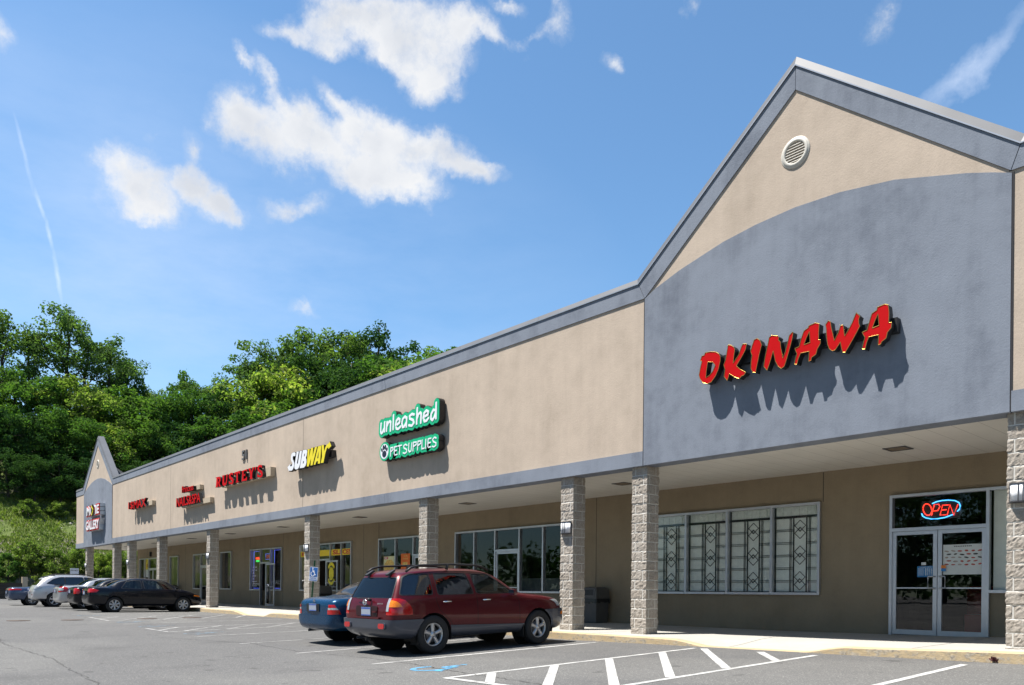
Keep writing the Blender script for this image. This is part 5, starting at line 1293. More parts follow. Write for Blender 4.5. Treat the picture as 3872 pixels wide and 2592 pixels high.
def sedan(L_r, L_f, w, h, belt, deck, hood, cowl, rg, roof_r, paint, wb, tyre, rim, **kw):
    """three-box car: L_r rear end, L_f front end, rg the foot of the rear window, roof_r where the roof ends"""
    pk = kw.get('peak', -.15); hd = kw.get('head', .42)
    S = [(L_r,w*.66,.46,deck-.20,'h',deck-.17,0,0),(L_r+.025,w*.82,.38,deck-.13,'h',deck-.07,0,0),(L_r+.15,w*.93,.33,deck-.085,'h',deck-.005,0,0),(L_r+.38,w*.975,.30,deck-.065,'h',deck+.004,0,0),(rg,w*.995,.27,belt,'h',deck+.012,0,0),(rg+.16,w*1.0,.26,belt+.0,'c',deck+.10,w*.72,0),
         ((rg+roof_r)/2+.05,w*1.0,.25,belt,'c',(deck+h)/2+.06,w*.70,0),(roof_r,w,.24,belt,'c',h-.055,w*.66,0),(roof_r+.32,w,.24,belt,'c',h-.012,w*.665,0),(pk,w,.24,belt-.005,'c',h,w*.675,0),(hd,w,.24,belt-.015,'c',h-.05,w*.66,0),((hd+cowl)/2,w,.24,belt-.025,'c',(h+hood)/2+.045,w*.70,0),
         (cowl-.06,w*.995,.25,belt-.04,'h',hood+.03,0,0),(cowl+.3,w*.99,.25,belt-.075,'h',hood-.01,0,0),(L_f-.42,w*.96,.27,belt-.16,'h',hood-.085,0,0),(L_f-.14,w*.88,.28,belt-.25,'h',hood-.17,0,0),(L_f-.03,w*.74,.32,belt-.36,'h',hood-.30,0,0),(L_f,w*.55,.38,belt-.42,'h',hood-.38,0,0)]
    b0 = belt+.045; rt = h-.115
    bx = kw.get('bpil', .0)
    fr_top = hd-.04
    win = [('window',[(bx+.06,b0),(cowl-.32,b0-.015),(cowl-.42,b0+.06),((hd+cowl)/2-.12,(rt+b0)/2+.10),(fr_top,rt-.005),(bx+.03,rt+.005)],'x',0,kw.get('glass','car_glass')),
           ('window',[(rg+.52,b0+.02),(bx-.05,b0),(bx-.07,rt+.005),(roof_r+.30,rt),(roof_r+.05,rt-.05)],'x',0,kw.get('glass','car_glass')),
           ('rear_window',[(-w*.70,deck+.05),(w*.70,deck+.05),(w*.60,h-.075),(-w*.60,h-.075)],'y',-1,kw.get('rglass','tinted_glass')),('windscreen',[(-w*.74,hood+.06),(w*.74,hood+.06),(w*.60,h-.085),(-w*.60,h-.085)],'y',1,'car_glass')]
    d = dict(w=w, wb=wb, tyre=tyre, rim=rim, spokes=kw.get('spokes',7), style=kw.get('style','w'), paint=paint, rear=L_r, front=L_f, belt=belt, cowl=cowl, rearshelf=rg+.25, deck=True, seats=(.12,-.72), mirror=(cowl-.30,belt+.05), mirx=w*.94, handles=[(bx-.60,belt-.09),(bx+.22,belt-.10)], plate=kw.get('plate',(L_r+.0,.78)), S=S, windows=win, lampin=kw.get('lampin',.45), seat=kw.get('seat','seat_grey'),
             seams=[[(bx,rt+.02),(bx,b0),(bx+.02,.6),(bx+.02,.34)],[(cowl-.36,b0-.01),(cowl-.26,.7),(cowl-.3,.34)],[(bx+.02,.345),(cowl-.3,.345)],[(bx-1.0,.345+.4),(bx-.98,b0)]] , panels=kw.get('panels',[]), wrap=kw.get('wrap',[]), sub=kw.get('sub',2), shells=[('rear_bumper',[((0,0,deck-.36),(0,0,1)),((0,-wb/2-.30,0),(0,1,0)),((0,0,.34),(0,0,-1))],paint,.032),('front_bumper',[((0,0,.60),(0,0,1)),((0,wb/2+.33,0),(0,-1,0)),((0,0,.26),(0,0,-1))],paint,.02)])
    return d
suv, _ = make_car('suv', 'maroon sport utility vehicle with grey lower cladding and black roof rails', -12.44, -3.22, R(.6), SUV, zoff=.012, pitch=R(1.6))
# roof rails, hatch details of the maroon car
for s in (1, -1):
    m = MB(); m.tube([(s*.66,-1.78,1.51),(s*.655,-1.66,1.585),(s*.65,-1.46,1.625),(s*.65,-.75,1.645),(s*.645,-.15,1.63),(s*.64,.02,1.605),(s*.63,.20,1.53)], [.024,.022,.02,.02,.02,.02,.022], 8)
    m.tube([(s*.65,-.85,1.55),(s*.65,-.82,1.64)], .03, 8); m.build('roof_rail', MATS['trim_black'], suv)
m = MB(); m.tube([(.10,-2.215,1.01),(.06,-2.23,1.02),(-.34,-2.19,1.03)], .009, 6); m.tube([(.10,-2.17,.995),(.10,-2.235,1.012)], .026, 8); m.build('rear_wiper', MATS['trim_black'], suv)
for s in (1, -1):
    m = MB(); m.mesh([(s*.35-.05,-1.975,1.435),(s*.35+.05,-1.975,1.435),(s*.35+.045,-1.82,1.525),(s*.35-.045,-1.82,1.525),(s*.35-.045,-1.995,1.465),(s*.35+.045,-1.995,1.465),(s*.35+.04,-1.84,1.55),(s*.35-.04,-1.84,1.55)], [(4,5,6,7),(0,1,5,4),(1,2,6,5),(3,0,4,7),(2,3,7,6)]); m.build('hatch_hinge', MATS['trim_black'], suv)
m = MB(); m.lathe([(.052,.0),(.058,-.012),(.046,-.014),(.044,0)], 'y', (0,0,0), 24)
for p, q in (((-.026,-.034),(-.016,.034)),((.016,-.034),(.026,.034)),((-.024,-.006),(.024,.008))): stroke(m, [p, q], .008, -.014, -.004)
e = m.build('emblem', MATS['chrome'], suv); e.location = (-.02, -2.225, .955); e.scale = (1.25,1,.9)
m = MB(); m.box((-.46,-2.25,.665),(.46,-2.19,.69)); m.build('hatch_ledge', MATS['paint_maroon'], suv)
m = MB(); m.prism(rrect(-.36,.70,.36,.895,.05), -2.212, -2.19, 0); m.build('plate_recess', MATS['recess_dark'], suv)
m = MB(); m.box((.22,-2.232,.775),(.34,-2.20,.80)); m.build('hatch_handle', MATS['paint_maroon'], suv)
m = MB(); add_text(m, 'SANTA FE', .38, .925, .18, .026, -2.214, bold=.02); m.build('lettering', MATS['chrome'], suv, False)
for s in (1, -1):
    m = MB(); m.prism(rrect(s*.58-.12,.475,s*.58+.12,.60,.055), -2.275, -2.15, 0); m.build('fog_lamp_rim', MATS['clad_grey'], suv)
    m = MB(); m.prism(rrect(s*.58-.095,.49,s*.58+.095,.585,.042), -2.282, -2.2, 0); m.build('rear_reflector', MATS['lens_red'], suv)
    for y in (-1.70, .90): m = MB(); m.box((s*.78-.11, y, .18),(s*.78+.11, y+.025, .44)); m.build('mud_flap', MATS['under_black'], suv)

ACC = sedan(-2.33, 2.33, .885, 1.42, .95, 1.00, .93, 1.02, -1.66, -.95, 'paint_teal', 2.72, .305, .195, glass='car_glass', rglass='car_glass', lampin=.50, plate=(-2.352,.80), seat='seat_grey', style='s', sub=3,
    wrap=[('tail_light_red',[(-2.6,.80),(-2.22,.80),(-2.25,.86),(-2.6,.86)],'lens_red',.008,.60),('tail_light_clear',[(-2.6,.755),(-2.19,.755),(-2.22,.797),(-2.6,.797)],'lens_clear',.006,.585),('tail_light',[(-2.6,.66),(-2.14,.66),(-2.18,.752),(-2.6,.752)],'lens_red',.008,.57)])
acc, _ = make_car('sedan', 'blue-green sedan half hidden behind the maroon car', -15.15, -2.75, R(.5), ACC, pitch=R(1.6))
m = MB(); m.box((-.30,-2.345,.71),(.24,-2.32,.875)); m.build('plate_recess', MATS['trim_black'], acc)
m = MB(); stroke(m, [(-.03,.91),(-.022,.965)], .006, -2.33, -2.31); stroke(m, [(.03,.91),(.022,.965)], .006, -2.33, -2.31); stroke(m, [(-.02,.935),(.02,.935)], .006, -2.331, -2.31); m.build('emblem', MATS['chrome'], acc)

CIV = sedan(-2.28, 2.20, .875, 1.435, .93, 1.03, .93, 1.32, -1.62, -.92, 'paint_black', 2.70, .315, .215, glass='car_glass', peak=-.1, head=.62, bpil=-.26, lampin=.46, plate=(-2.322,.80), seat='seat_grey', style='w', spokes=7,
    wrap=[('tail_light',[(-2.5,.80),(-2.02,.82),(-1.93,.90),(-2.12,.965),(-2.5,.97)],'lens_red',.008)],
    panels=[('headlight',[(1.80,.68),(2.08,.64),(2.06,.69),(1.82,.73)],'x',2,'lens_amber',.005,.05)])
civ, _ = make_car('sedan', 'black sedan nearest the camera in the far row with seven-spoke wheels', -35.35, -2.58, R(-2.5), CIV)
COR = sedan(-2.30, 2.23, .865, 1.46, .95, 1.04, .95, 1.15, -1.50, -.85, 'paint_navy', 2.60, .31, .20, lampin=.42, plate=(-2.34,.84), style='s', spokes=6,
    wrap=[('tail_light',[(-2.5,.74),(-2.14,.73),(-2.06,.82),(-2.12,.92),(-2.2,.97),(-2.5,.97)],'lens_red',.01,.55)])
make_car('sedan', 'dark navy sedan squeezed between the black sedan and the silver sedan', -38.2, -2.50, R(-1), COR)
CAM_ = sedan(-2.40, 2.40, .90, 1.49, .97, 1.08, .97, 1.18, -1.55, -.92, 'paint_silver', 2.72, .325, .21, lampin=.50, plate=(-2.44,.86), style='w', spokes=6,
    wrap=[('tail_light_clear',[(-2.5,.86),(-2.25,.86),(-2.22,.93),(-2.27,.985),(-2.5,.985)],'lens_clear',.012),('tail_light',[(-2.5,.79),(-2.12,.80),(-2.02,.92),(-2.10,1.02),(-2.2,1.04),(-2.5,1.04)],'lens_red',.008)])
cm, _ = make_car('sedan', 'silver sedan with red ring tail lamps in the far row', -41.3, -2.35, R(-1), CAM_)
m = MB(); m.box((-.62,-2.36,1.09),(.62,-2.20,1.125)); m.build('spoiler', MATS['trim_black'], cm)
RX = dict(SUV); RX.update(sub=2, w=.92, wb=2.72, tyre=.365, rim=.245, spokes=5, style='w', paint='paint_pearl', rear=-2.38, front=2.35, belt=1.12, cowl=1.2, rearshelf=-1.9, seats=(.15,-.8), plate=(-2.40,.92), lampin=.55, handmat='paint_pearl', mirror=(.86,1.15), mirx=.87,
 S=[(-2.30,.72,.50,1.0,'c',1.45,.46,.78),(-2.27,.82,.44,1.03,'c',1.50,.54,.78),(-2.10,.89,.36,1.07,'c',1.57,.61,.70),(-1.75,.915,.31,1.10,'c',1.63,.655,.45),(-1.31,.92,.30,1.11,'c',1.665,.68,.15),(-.65,.915,.27,1.11,'c',1.68,.69,0),(-.05,.91,.27,1.10,'c',1.67,.685,0),
    (.35,.91,.27,1.09,'c',1.62,.665,-.05),(.68,.91,.27,1.08,'c',1.49,.665,0),(1.02,.91,.27,1.07,'c',1.27,.73,0),(1.28,.915,.27,1.05,'h',1.10,0,0),(1.60,.915,.28,1.0,'h',1.06,0,0),(1.95,.895,.30,.93,'h',.98,0,0),(2.2,.83,.32,.84,'h',.88,0,0),(2.31,.72,.36,.72,'h',.74,0,0),(2.34,.6,.42,.62,'h',.62,0,0)],
 windows=[('window',[(-1.72,1.20),(-1.30,1.16),(-.90,1.16),(-.90,1.54),(-1.10,1.53),(-1.40,1.43)],'x',0,'tinted_glass'),('window',[(-.86,1.16),(.05,1.14),(-.05,1.55),(-.86,1.54)],'x',0,'tinted_glass'),('window',[(.11,1.14),(1.02,1.12),(.97,1.2),(.52,1.48),(.42,1.52),(.01,1.55)],'x',0,'tinted_glass'),
          ('rear_window',[(-.68,1.12),(.68,1.12),(.54,1.42),(-.54,1.42)],'y',-1,'tinted_glass'),('windscreen',[(-.68,1.13),(.68,1.13),(.56,1.52),(-.56,1.52)],'y',1,'car_glass')],
 seams=[[(-.88,1.56),(-.88,.95),(-.84,.42)],[(.08,1.56),(.09,1.0),(.10,.42)],[(1.0,1.1),(1.04,.9),(1.02,.42)]],
 wrap=[('tail_light',[(-2.5,.90),(-2.05,.92),(-1.90,.98),(-2.02,1.06),(-2.2,1.09),(-2.5,1.09)],'lens_clear',.012)],
 panels=[('rear_reflector',[(.50,.60),(.72,.60),(.72,.66),(.50,.66)],'y',2,'lens_darkred',.045,.12)],
 shells=[('rear_bumper',[((0,0,.78),(0,.0,1)),((0,-1.76,0),(0,1,0)),((0,0,.45),(0,0,-1))],'paint_pearl',.045),('lower_skirt',[((0,0,.445),(0,0,1)),((0,0,.285),(0,0,-1))],'clad_grey',.02)])
rx, _ = make_car('suv', 'pearl grey crossover with dark side windows and black roof spoiler', -46.2, -2.62, R(-2), RX)
m = MB(); m.mesh([(-.56,-1.30,1.57),(.56,-1.30,1.57),(.53,-1.80,1.485),(-.53,-1.80,1.485),(-.56,-1.30,1.66),(.56,-1.30,1.66),(.53,-1.80,1.54),(-.53,-1.80,1.54)], [(0,1,2,3),(4,5,6,7),(2,3,7,6),(0,3,7,4),(1,2,6,5)]); m.build('spoiler', MATS['trim_black'], rx)
for s in (1, -1): m = MB(); m.tube([(s*.60,-1.4,1.66),(s*.60,-1.2,1.70),(s*.6,.0,1.715),(s*.58,.3,1.66)], .018, 6); m.build('roof_rail', MATS['trim_black'], rx)
SLT = sedan(-2.45, 2.45, .92, 1.41, .93, 1.0, .92, 1.08, -1.45, -.85, 'paint_slate', 2.75, .32, .20, lampin=.30, plate=(-2.49,.72), style='s', spokes=6,
    wrap=[('tail_light',[(-2.6,.83),(-1.90,.84),(-1.86,.885),(-1.92,.915),(-2.6,.925)],'lens_red',.01)])
make_car('sedan', 'slate blue sedan at the far left end of the row', -50.5, -2.85, R(-2), SLT)
# ------------------------------------------------------------------ hillside
def hd(X, Y):
    a, b = -78.5-X, Y-24
    if a > 0 and b > 0: return math.hypot(a, b)*.6 + max(a, b)*.4
    return max(a, b)
def hill(X, Y):
    d_ = hd(X, Y)
    if d_ <= 0: return max(-1.0, d_*.8)
    e = min(1, d_/2.0)
    base = 1.3*e + (.53*d_ if d_ < 26 else .53*26+.34*(d_-26) if d_ < 60 else .53*26+.34*34+.05*(d_-60))
    base *= smooth(-46, -20, Y)
    return base + .35*min(1, d_/6)*smooth(-40,-20,Y)*noise.noise(Vector((X*.22, Y*.22, 0))) + .12*noise.noise(Vector((X*.9, Y*.9, 3)))
def mk_hill():
    k = NT('hill_soil'); p = k.pos()
    a = k.noise(.22, 5, .65, p); b = k.noise(1.7, 6, .7, p); g = k.noise(8, 5, .75, p)
    grass = k.ramp(b, [(.3, (.085, .125, .03)), (.55, (.135, .180, .048)), (.75, (.19, .205, .08))])
    dirt = k.ramp(g, [(.3, (.12, .105, .08)), (.6, (.24, .22, .18)), (.75, (.36, .34, .30))])
    f = k.math('ADD', k.math('MULTIPLY', a, .6), k.math('MULTIPLY', b, .4))
    c = k.mixc(k.ramp(f, [(.50, (0,0,0)), (.57, (1,1,1))]), grass, dirt)
    k.pbr(c, .95, 0, .2, k.bump(g, .8, .15)); MATS['hill_soil'] = k.m
mk_hill()
xs = frange(-240, -130, 10)[:-1] + frange(-130, -104, 2)[:-1] + frange(-104, -77, .75) + frange(-74, 40, 6)
ys = frange(-140, -30, 8)[:-1] + frange(-30, -6, 2)[:-1] + frange(-6, 34, .75) + frange(37, 160, 6)
struct(grid('hill', xs, ys, hill, MATS['hill_soil']))

# ------------------------------------------------------------------ foliage
def leaf_mat(name, cols, trans=.5):
    k = NT(name)
    oi = k.n('ShaderNodeObjectInfo'); gi = k.n('ShaderNodeNewGeometry')
    f = k.math('FRACT', k.math('ADD', gi.outputs['Random Per Island'], oi.outputs['Random']))
    n = len(cols); c = k.ramp(f, [(i/(n-1)*.98, cc) for i, cc in enumerate(cols)])
    tone = k.ramp(oi.outputs['Random'], [(0, (.80, .86, .84)), (.5, (1, 1, 1)), (1, (1.18, 1.12, .95))])
    c = k.mixc(1.0, c, tone, 'MULTIPLY')
    pat = k.noise(.35, 3, .6, k.coord()); c = k.mixc(1.0, c, k.ramp(pat, [(.3, (.80, .86, .85)), (.7, (1.2, 1.14, 1.0))]), 'MULTIPLY')
    df = k.n('ShaderNodeBsdfDiffuse'); tl = k.n('ShaderNodeBsdfTranslucent')
    k.l(c, df.inputs[0]); k.l(k.mixc(1.0, c, (1.0, 1.25, .45), 'MULTIPLY'), tl.inputs[0])
    m1 = k.n('ShaderNodeMixShader'); m1.inputs[0].default_value = trans; k.l(df.outputs[0], m1.inputs[1]); k.l(tl.outputs[0], m1.inputs[2])
    k.l(m1.outputs[0], k.out.inputs[0]); MATS[name] = k.m
leaf_mat('leaf_locust', [(.110,.180,.070),(.132,.205,.078),(.092,.156,.066),(.165,.225,.100),(.118,.186,.072)])
leaf_mat('leaf_maple', [(.082,.160,.048),(.104,.190,.053),(.064,.132,.042),(.138,.215,.066),(.090,.168,.049)])
leaf_mat('leaf_dark', [(.040,.088,.034),(.054,.108,.038),(.034,.076,.034),(.068,.122,.044)], .35)
leaf_mat('leaf_bright', [(.165,.240,.066),(.205,.260,.080),(.132,.212,.058),(.300,.310,.175),(.190,.255,.072)], .68)
leaf_mat('leaf_weed', [(.150,.205,.055),(.185,.225,.070),(.125,.185,.048),(.230,.235,.105),(.155,.208,.058)])
simple('bark', (.055,.046,.038), .95, vary=.3, scale=3)
def leaves(vs, fs, c, r, n, size, rr, flat=.75):
    for _ in range(n):
        while True:
            q = Vector((rr.uniform(-1,1), rr.uniform(-1,1), rr.uniform(-1,1)))
            if q.length <= 1: break
        q = q*(.55+.45*rr.random()) if q.length < .5 else q
        p = c + Vector((q.x*r, q.y*r, q.z*r*flat))
        nrm = (Vector((rr.gauss(0,.62), rr.gauss(0,.62), rr.gauss(.45,.5))) + q*.95).normalized()
        t = nrm.orthogonal().normalized(); t = (Matrix.Rotation(rr.uniform(0,6.28), 3, nrm) @ t); b = nrm.cross(t); s = size*rr.uniform(.6,1.25)
        i = len(vs); vs += [p-t*s*.5, p+b*s*.34+nrm*s*.06, p+t*s*.55-nrm*s*.1, p-b*s*.34+nrm*s*.06]; fs.append((i,i+1,i+2,i+3))
def tree_proto(kind, seed, H, leaf, fullness=1.0):
    rr = random.Random(seed); tk = MB(); vs, fs = [], []
    if kind == 'tall': cr, lo, size, nl = H*.21, .34, .40, 54
    elif kind == 'round': cr, lo, size, nl = H*.36, .16, .37, 84
    else: cr, lo, size, nl = H*.50, .02, .20, 150
    lean = Vector((rr.uniform(-.05,.05), rr.uniform(-.05,.05), 1))
    ax = [Vector((0,0,-.4))]; K = 9
    for i in range(1, K+1): t = i/K; ax.append(Vector((lean.x*H*t + rr.uniform(-.02,.02)*H*t, lean.y*H*t + rr.uniform(-.02,.02)*H*t, H*.93*t)))
    r0 = H*(.017 if kind == 'tall' else .020)
    tk.tube(ax, [r0*(1.15-.95*i/K)+.015 for i in range(K+1)], 8)
    def at(t): f = t*K; i = min(int(f), K-1); return ax[i].lerp(ax[i+1], f-i)
    nb = {'tall': 24, 'round': 26, 'shrub': 18}[kind]; centres = []
    for j in range(nb):
        t = lo + (1-lo)*(j+rr.random())/nb; u = (t-lo)/(1-lo)
        prof = {'tall': (.55+.65*math.sin(math.pi*min(1, u*.95+.05)))*(1 if u < .8 else (1-u)*4+.25), 'round': math.sqrt(max(.04, 1-(u*1.75-.72)**2)) if u < .98 else .25, 'shrub': math.sqrt(max(.08, 1-(u*1.1-.1)**2))}[kind]
        L = cr*prof*rr.uniform(.62,1.22); a = j*2.4+rr.uniform(-.6,.6); upk = rr.uniform(.15,.8) if kind == 'tall' else rr.uniform(-.05,.5)
        s = at(max(0.02, t*.92)); e = s+Vector((math.cos(a)*L, math.sin(a)*L, L*upk)); mid = s.lerp(e, .5)+Vector((0,0,L*.08))
        tk.tube([s, mid, e], [r0*.42*(1.1-t)+.02, r0*.26*(1.1-t)+.015, .012], 5)
        for q in range(rr.randint(2,4)):
            f = rr.uniform(.45,1.05); c = (s.lerp(mid, f*2) if f < .5 else mid.lerp(e, f*2-1)) + Vector((rr.gauss(0,1), rr.gauss(0,1), rr.gauss(.1,.7)))*cr*.20
            centres.append((c, cr*rr.uniform(.17,.34)))
    centres.append((ax[-1]+Vector((0,0,H*.02)), cr*.22)); centres.append((at(.93), cr*.26))
    for c, r in centres: leaves(vs, fs, c, r, int(nl*fullness*rr.uniform(.6,1.3)*(r/(cr*.25))**1.5), size*rr.uniform(.85,1.2), rr)
    me = bpy.data.meshes.new('crown'); me.from_pydata(vs, [], fs); me.materials.append(MATS[leaf])
    return tk, me
PROTO = {}
def plant(key, name, label, cat, x, y, H, group, rz, wide=1.0, leaf=None):
    spec = PROTO[key]
    o = thing(name, label, cat, (x, y, hill(x, y)-.1), rz, group); s = H/spec['H']; o.scale = (s*wide, s*wide, s)
    for nm, me in (('trunk' if cat == 'tree' else 'stem', spec['t']), ('crown' if cat == 'tree' else 'foliage', spec['c'])):
        if leaf and me is spec['c']:
            if leaf not in spec['alt']: m2 = me.copy(); m2.materials.clear(); m2.materials.append(MATS[leaf]); spec['alt'][leaf] = m2
            me = spec['alt'][leaf]
        link(nm, me, o)
    return o
for key, kind, seed, H, leaf, full in (('t1','tall',11,20,'leaf_locust',1.0),('t2','tall',12,20,'leaf_locust',.85),('t3','tall',17,20,'leaf_locust',1.15),('r1','round',21,12,'leaf_maple',1.1),('r2','round',22,12,'leaf_maple',1.0),('r3','round',23,12,'leaf_maple',1.2),('s1','shrub',31,4,'leaf_bright',.8),('s2','shrub',32,4,'leaf_bright',.8)):
    tk, me = tree_proto(kind, seed, H, leaf, full)
    to = tk.build('trunk', MATS['bark']); tm = to.data; bpy.data.objects.remove(to); PROTO[key] = dict(H=H, t=tm, c=me, alt={})
tr_ = random.Random(99)
A = [(-112.8,3.6,17.8,'t1','tall airy tree at the left edge of the skyline, with sky showing through'),(-112.9,6.3,16.8,'t2','airy tree just right of the leftmost tall tree on the hilltop'),(-112.7,10.2,20.3,'t3','tallest leafy tree of the left skyline, crown ragged with sky gaps'),
 (-113.6,12.9,17.5,'t1','tall tree right of the tallest left skyline tree, dark leaning limb showing'),(-113.1,15.2,16.3,'t2','ragged tree with outlying tufts at the right end of the tall left group'),(-115.8,18.4,14.2,'r1','dark rounded tree where the tall left group drops to the low saddle'),
 (-113.6,20.9,11.5,'t3','low pale-topped tree in the dip of the skyline'),(-113.1,25.7,14,'r2','small rounded dark tree right of the skyline dip'),(-112.3,29.5,14.2,'t1','thin-topped tree where the skyline starts rising again'),
 (-111.9,33.1,18.6,'t2','middle-height tree on the rising left flank of the right tree group'),(-112.1,37.6,21.1,'t3','broad tree left of the two tall crowns above the roof'),(-109.3,41.2,24,'t1','tall loose crown above the roof line left of the dense dark tree'),
 (-111.7,46.5,24.1,'t2','tall loose crown with a sky gap beside it in the right tree group'),(-108.1,48.8,24.2,'t3','bright-edged tree between the loose crowns and the dense dark tree'),(-106.4,51.7,26.3,'t3','dense dark tall tree that peaks the right tree group'),
 (-103,54.4,21.4,'t2','dark tree sloping down behind the roof edge right of the peak'),(-96.4,56,20.8,'t1','lone thin tree top poking over the roof at the right end of the woods')]
for x, y, H, k, lab in A:
    plant(k, 'tall_tree', lab, 'tree', x, y, H, 'skyline trees on the wooded hill', tr_.uniform(0, 6.28), 1.0 if k[0] == 't' else .62, 'leaf_dark' if lab.startswith(('dark','dense')) else None)
Bt = [(-105.7,3.4,10.6),(-104.8,6.1,10.6),(-104.2,9,10.9),(-106,12.5,10.7),(-104.6,15.9,11),(-105,19.7,10.8),(-105.3,23.7,11.7),(-104,27.2,13.2),(-104.8,31.8,15.4),(-102.3,35.1,17.5),(-103.1,40.2,18.4),(-99.7,43.3,19.6),(-97.1,46.8,19.4),(-90.6,47.7,18.1),(-86,52,18)]
Ct = [(-99,1.2,8.3),(-99.6,3.7,7.6),(-99.6,6.7,8.5),(-98.9,9.7,8.2),(-100.1,13.2,8.1),(-99.2,16.4,8.4),(-99.2,20,9.2),(-98.9,23.7,10.4),(-98.1,27.3,11.8),(-98.4,31.5,13.1),(-98.1,35.7,15.1),(-93,38,14),(-88,42,14)]
Dt = [(-95.4,1.5,5.1),(-94.5,3.7,5),(-95.1,6.3,5.4),(-94.6,8.7,5.4),(-96.4,11.6,4.5),(-94.7,14.2,5.7),(-94.7,17.5,6.4),(-95.7,20.9,6.9),(-96.1,24.2,8.3),(-92,28,9),(-90,32,10)]
for rows, lab, gname, keys in ((Bt, 'broad green tree in the upper rank of the wood below the skyline trees', 'upper rank of the hillside wood', ('r1','r2','r3','t3')), (Ct, 'rounded leafy tree in the middle rank of the hillside wood', 'middle rank of the hillside wood', ('r1','r2','r3')), (Dt, 'low dark leafy tree at the shaded lower edge of the wood', 'lower edge of the hillside wood', ('r2','r3'))):
    for i, (x, y, H) in enumerate(rows):
        plant(keys[i % len(keys)], 'leafy_tree', lab, 'tree', x, y, H*1.04, gname, tr_.uniform(0, 6.28), tr_.uniform(.95,1.2) if keys[i % len(keys)][0] == 'r' else 1.1, 'leaf_dark' if rows is Dt or tr_.random() < .22 else ('leaf_bright' if tr_.random() < .15 else None))
# the wood goes on beyond the left edge and round the car park; it shows in the shop windows
for i, (x, y, H) in enumerate([(-112,-4,11),(-114,-9,17),(-104,-17,10),(-108,-19,18),(-98,-26,9),(-104,-33,11),(-108,-45,9),(-112,-60,9),(-104,-78,8),(-42,-50,13),(-39,-54,15),(-48,-56,14),(-37,-86,19),(-45,-88,18),(-30,-88,17)]):
    plant(('t1','r1','t2','r2','r3')[i % 5], 'leafy_tree', 'tree of the wood round the car park that shows only in the shop windows', 'tree', x, y, H, 'trees reflected in the shop windows', tr_.uniform(0, 6.28), 1.25, 'leaf_dark')  # dark leaf colour stands in for these trees being backlit
# shrubs along the foot of the slope
sh = random.Random(4)
SH = [(-80.2,-3.2,2.4),(-79.9,-.8,2.5),(-80.4,1.0,2.9),(-80.0,2.8,2.7),(-80.5,4.7,2.5),(-80.0,6.4,2.6),(-80.6,8.2,2.5),(-80.1,10.0,2.6),(-80.7,11.9,2.5),(-80.2,13.8,2.8),(-80.6,15.8,2.6),(-80.2,17.8,3.4),(-80.8,19.8,3.2)]
SHL = ['dense bright shrub at the left edge above the timber wall','dark-hearted shrub above the timber wall left of the crossover','bright green shrub behind the timber wall post','tall yellow-green shrub above the roof of the pearl crossover','shrub with pale sprays left of the white warning sign','flowering-looking pale shrub behind the white warning sign','dense shrub just left of the farthest pillar','shrub seen between the two farthest pillars, left one','shrub seen between the two farthest pillars, right one','yellowish shrub behind the third farthest pillar','shrub glimpsed beyond the end of the shop wall','shrub at the foot of the slope hidden mostly by the shop wall','last shrub of the row behind the shop wall']
for i, ((x, y, H), lab) in enumerate(zip(SH, SHL)):
    plant(('s1','s2')[i % 2], 'shrub', lab, 'shrub', x, y, H, 'shrubs along the foot of the slope', sh.uniform(0, 6.28), sh.uniform(.85,1.0), 'leaf_maple' if i == 1 else None)
for i, (x, y, H, lab) in enumerate([(-79.2,-2.2,1.6,'low shrub spilling over the timber wall at the far left'),(-79.1,1.9,1.7,'low shrub spilling over the wall beside the post'),(-79.0,4.0,1.8,'low leafy shrub under the white warning sign'),(-79.1,7.2,1.9,'low dark shrub left of the farthest pillar base'),(-79.0,10.6,1.9,'low shrub at ground level between the far pillars'),(-79.0,14.6,1.9,'low shrub behind the third pillar from the far end'),
      (-91.5,2.6,1.8,'bush on the grassy slope at the left edge'),(-92,5.2,1.7,'yellow-green bush high on the grassy slope'),(-93,7.6,1.7,'bush at the top of the grass below the dark wood'),(-92.5,15.2,2.2,'lone pale bush beside the rocky patch near the gable')]):
    plant(('s2','s1')[i % 2], 'shrub', lab, 'shrub', x, y, H, 'low bushes on the slope', sh.uniform(0, 6.28), 1.15, 'leaf_weed' if i == 9 else None)
# weeds and grass on the slope: one mass
vs, fs = [], []; wr = random.Random(8)
for _ in range(42000):
    d_ = wr.uniform(1.5, 17.5); y = wr.uniform(-5, 22); x = -78.5-d_
    if noise.noise(Vector((x*.22, y*.22, 9))) > .28 and wr.random() < .8: continue
    p = Vector((x, y, hill(x, y)+.05)); s = wr.uniform(.07,.24); a = wr.uniform(0, 6.28)
    t = Vector((math.cos(a), math.sin(a), 0))*s*.32; u = Vector((wr.gauss(0,.3), wr.gauss(0,.3), 1))*s
    i = len(vs); vs += [p-t*.5, p+t*.5, p+t+u, p-t*.6+u*.8]; fs.append((i,i+1,i+2,i+3))
me = bpy.data.meshes.new('weeds'); me.from_pydata(vs, [], fs); me.materials.append(MATS['leaf_weed'])
o = struct(link('hillside_weeds', me), 'stuff'); tag(o, 'rough grass and weeds covering the slope behind the shrubs', 'weeds')
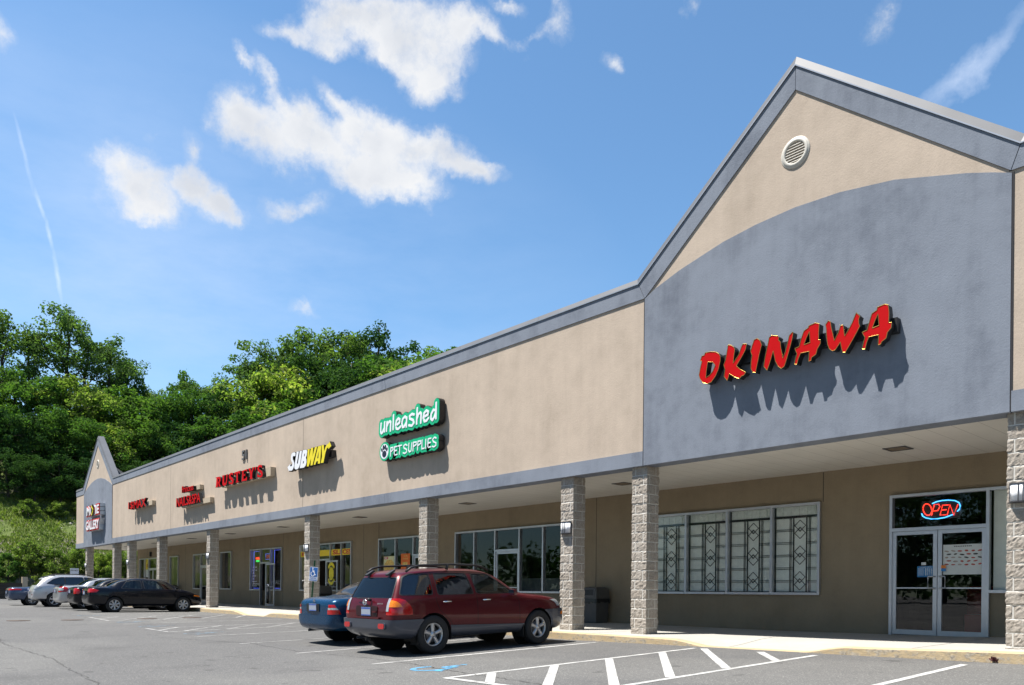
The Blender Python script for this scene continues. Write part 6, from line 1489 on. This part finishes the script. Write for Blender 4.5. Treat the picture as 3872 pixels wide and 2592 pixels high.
# stones on the bare patch
vs = MB(); 
for _ in range(420):
    d_ = wr.uniform(5, 16); y = wr.gauss(11.5, 3); x = -78.5-d_; r = wr.uniform(.06,.22)
    c = Vector((x, y, hill(x, y))); pts = [c+Vector((r*wr.uniform(.6,1.2)*math.cos(a), r*wr.uniform(.6,1.2)*math.sin(a), 0)) for a in [k*1.047 for k in range(6)]]; tp = c+Vector((0,0,r*.8))
    vs.mesh(pts+[tp], [(k,(k+1)%6,6) for k in range(6)])
simple('stone', (.30,.285,.26), .9, vary=.3, scale=2); o = struct(vs.build('slope_stones', MATS['stone']), 'stuff'); tag(o, 'scattered pale stones on the bare part of the slope', 'stones')
# far wood across the car park, seen in reflections
vs, fs = [], []
for i in range(70):
    a = R(200 + 150*i/69); Rr = wr.uniform(165, 200); c0 = Vector((-20+Rr*math.cos(a), -10+Rr*math.sin(a), 0)); h = wr.uniform(9, 15)
    for j in range(9): leaves(vs, fs, c0+Vector((wr.gauss(0,4), wr.gauss(0,4), h*(.15+.85*j/8)*.9)), 4.0, 34, 1.5, wr, .8)
me = bpy.data.meshes.new('far_woods'); me.from_pydata(vs, [], fs); me.materials.append(MATS['leaf_dark'])  # backlit shade of this wood is put into the dark leaf colour
o = struct(link('far_woods', me), 'stuff'); tag(o, 'distant wood beyond the car park, mirrored in the shop windows', 'wood')
# timber retaining wall
def mk_timber():
    k = NT('old_timber'); p = k.pos((1, .25, 5)); a = k.noise(3, 6, .7, p)
    k.pbr(k.ramp(a, [(.3, (.035,.03,.026)), (.7, (.085,.075,.065))]), .9, 0, .2, k.bump(a, .6, .03)); MATS['old_timber'] = k.m
mk_timber()
rw = thing('retaining_wall', 'low dark timber retaining wall behind the slate blue sedan', 'wall', (-78.2, -4, 0))
for y0, y1, top in ((-60, -.05, 1.55), (.35, 20, 1.25)):
    m = MB(); n = int(top/.2)
    for i in range(n): m.box((-.15+.012*i, y0+4, -.2+.2*i+(.2 if i else 0)-(.2 if i else 0)), (.15-.012*i*.3, y1+4, .2*i+.192))
    m.build('timber_courses', MATS['old_timber'], rw)
m = MB(); m.box((-.2,3.95,-.2),(.2,4.35,1.92)); m.build('post', MATS['raceway_tan'], rw)
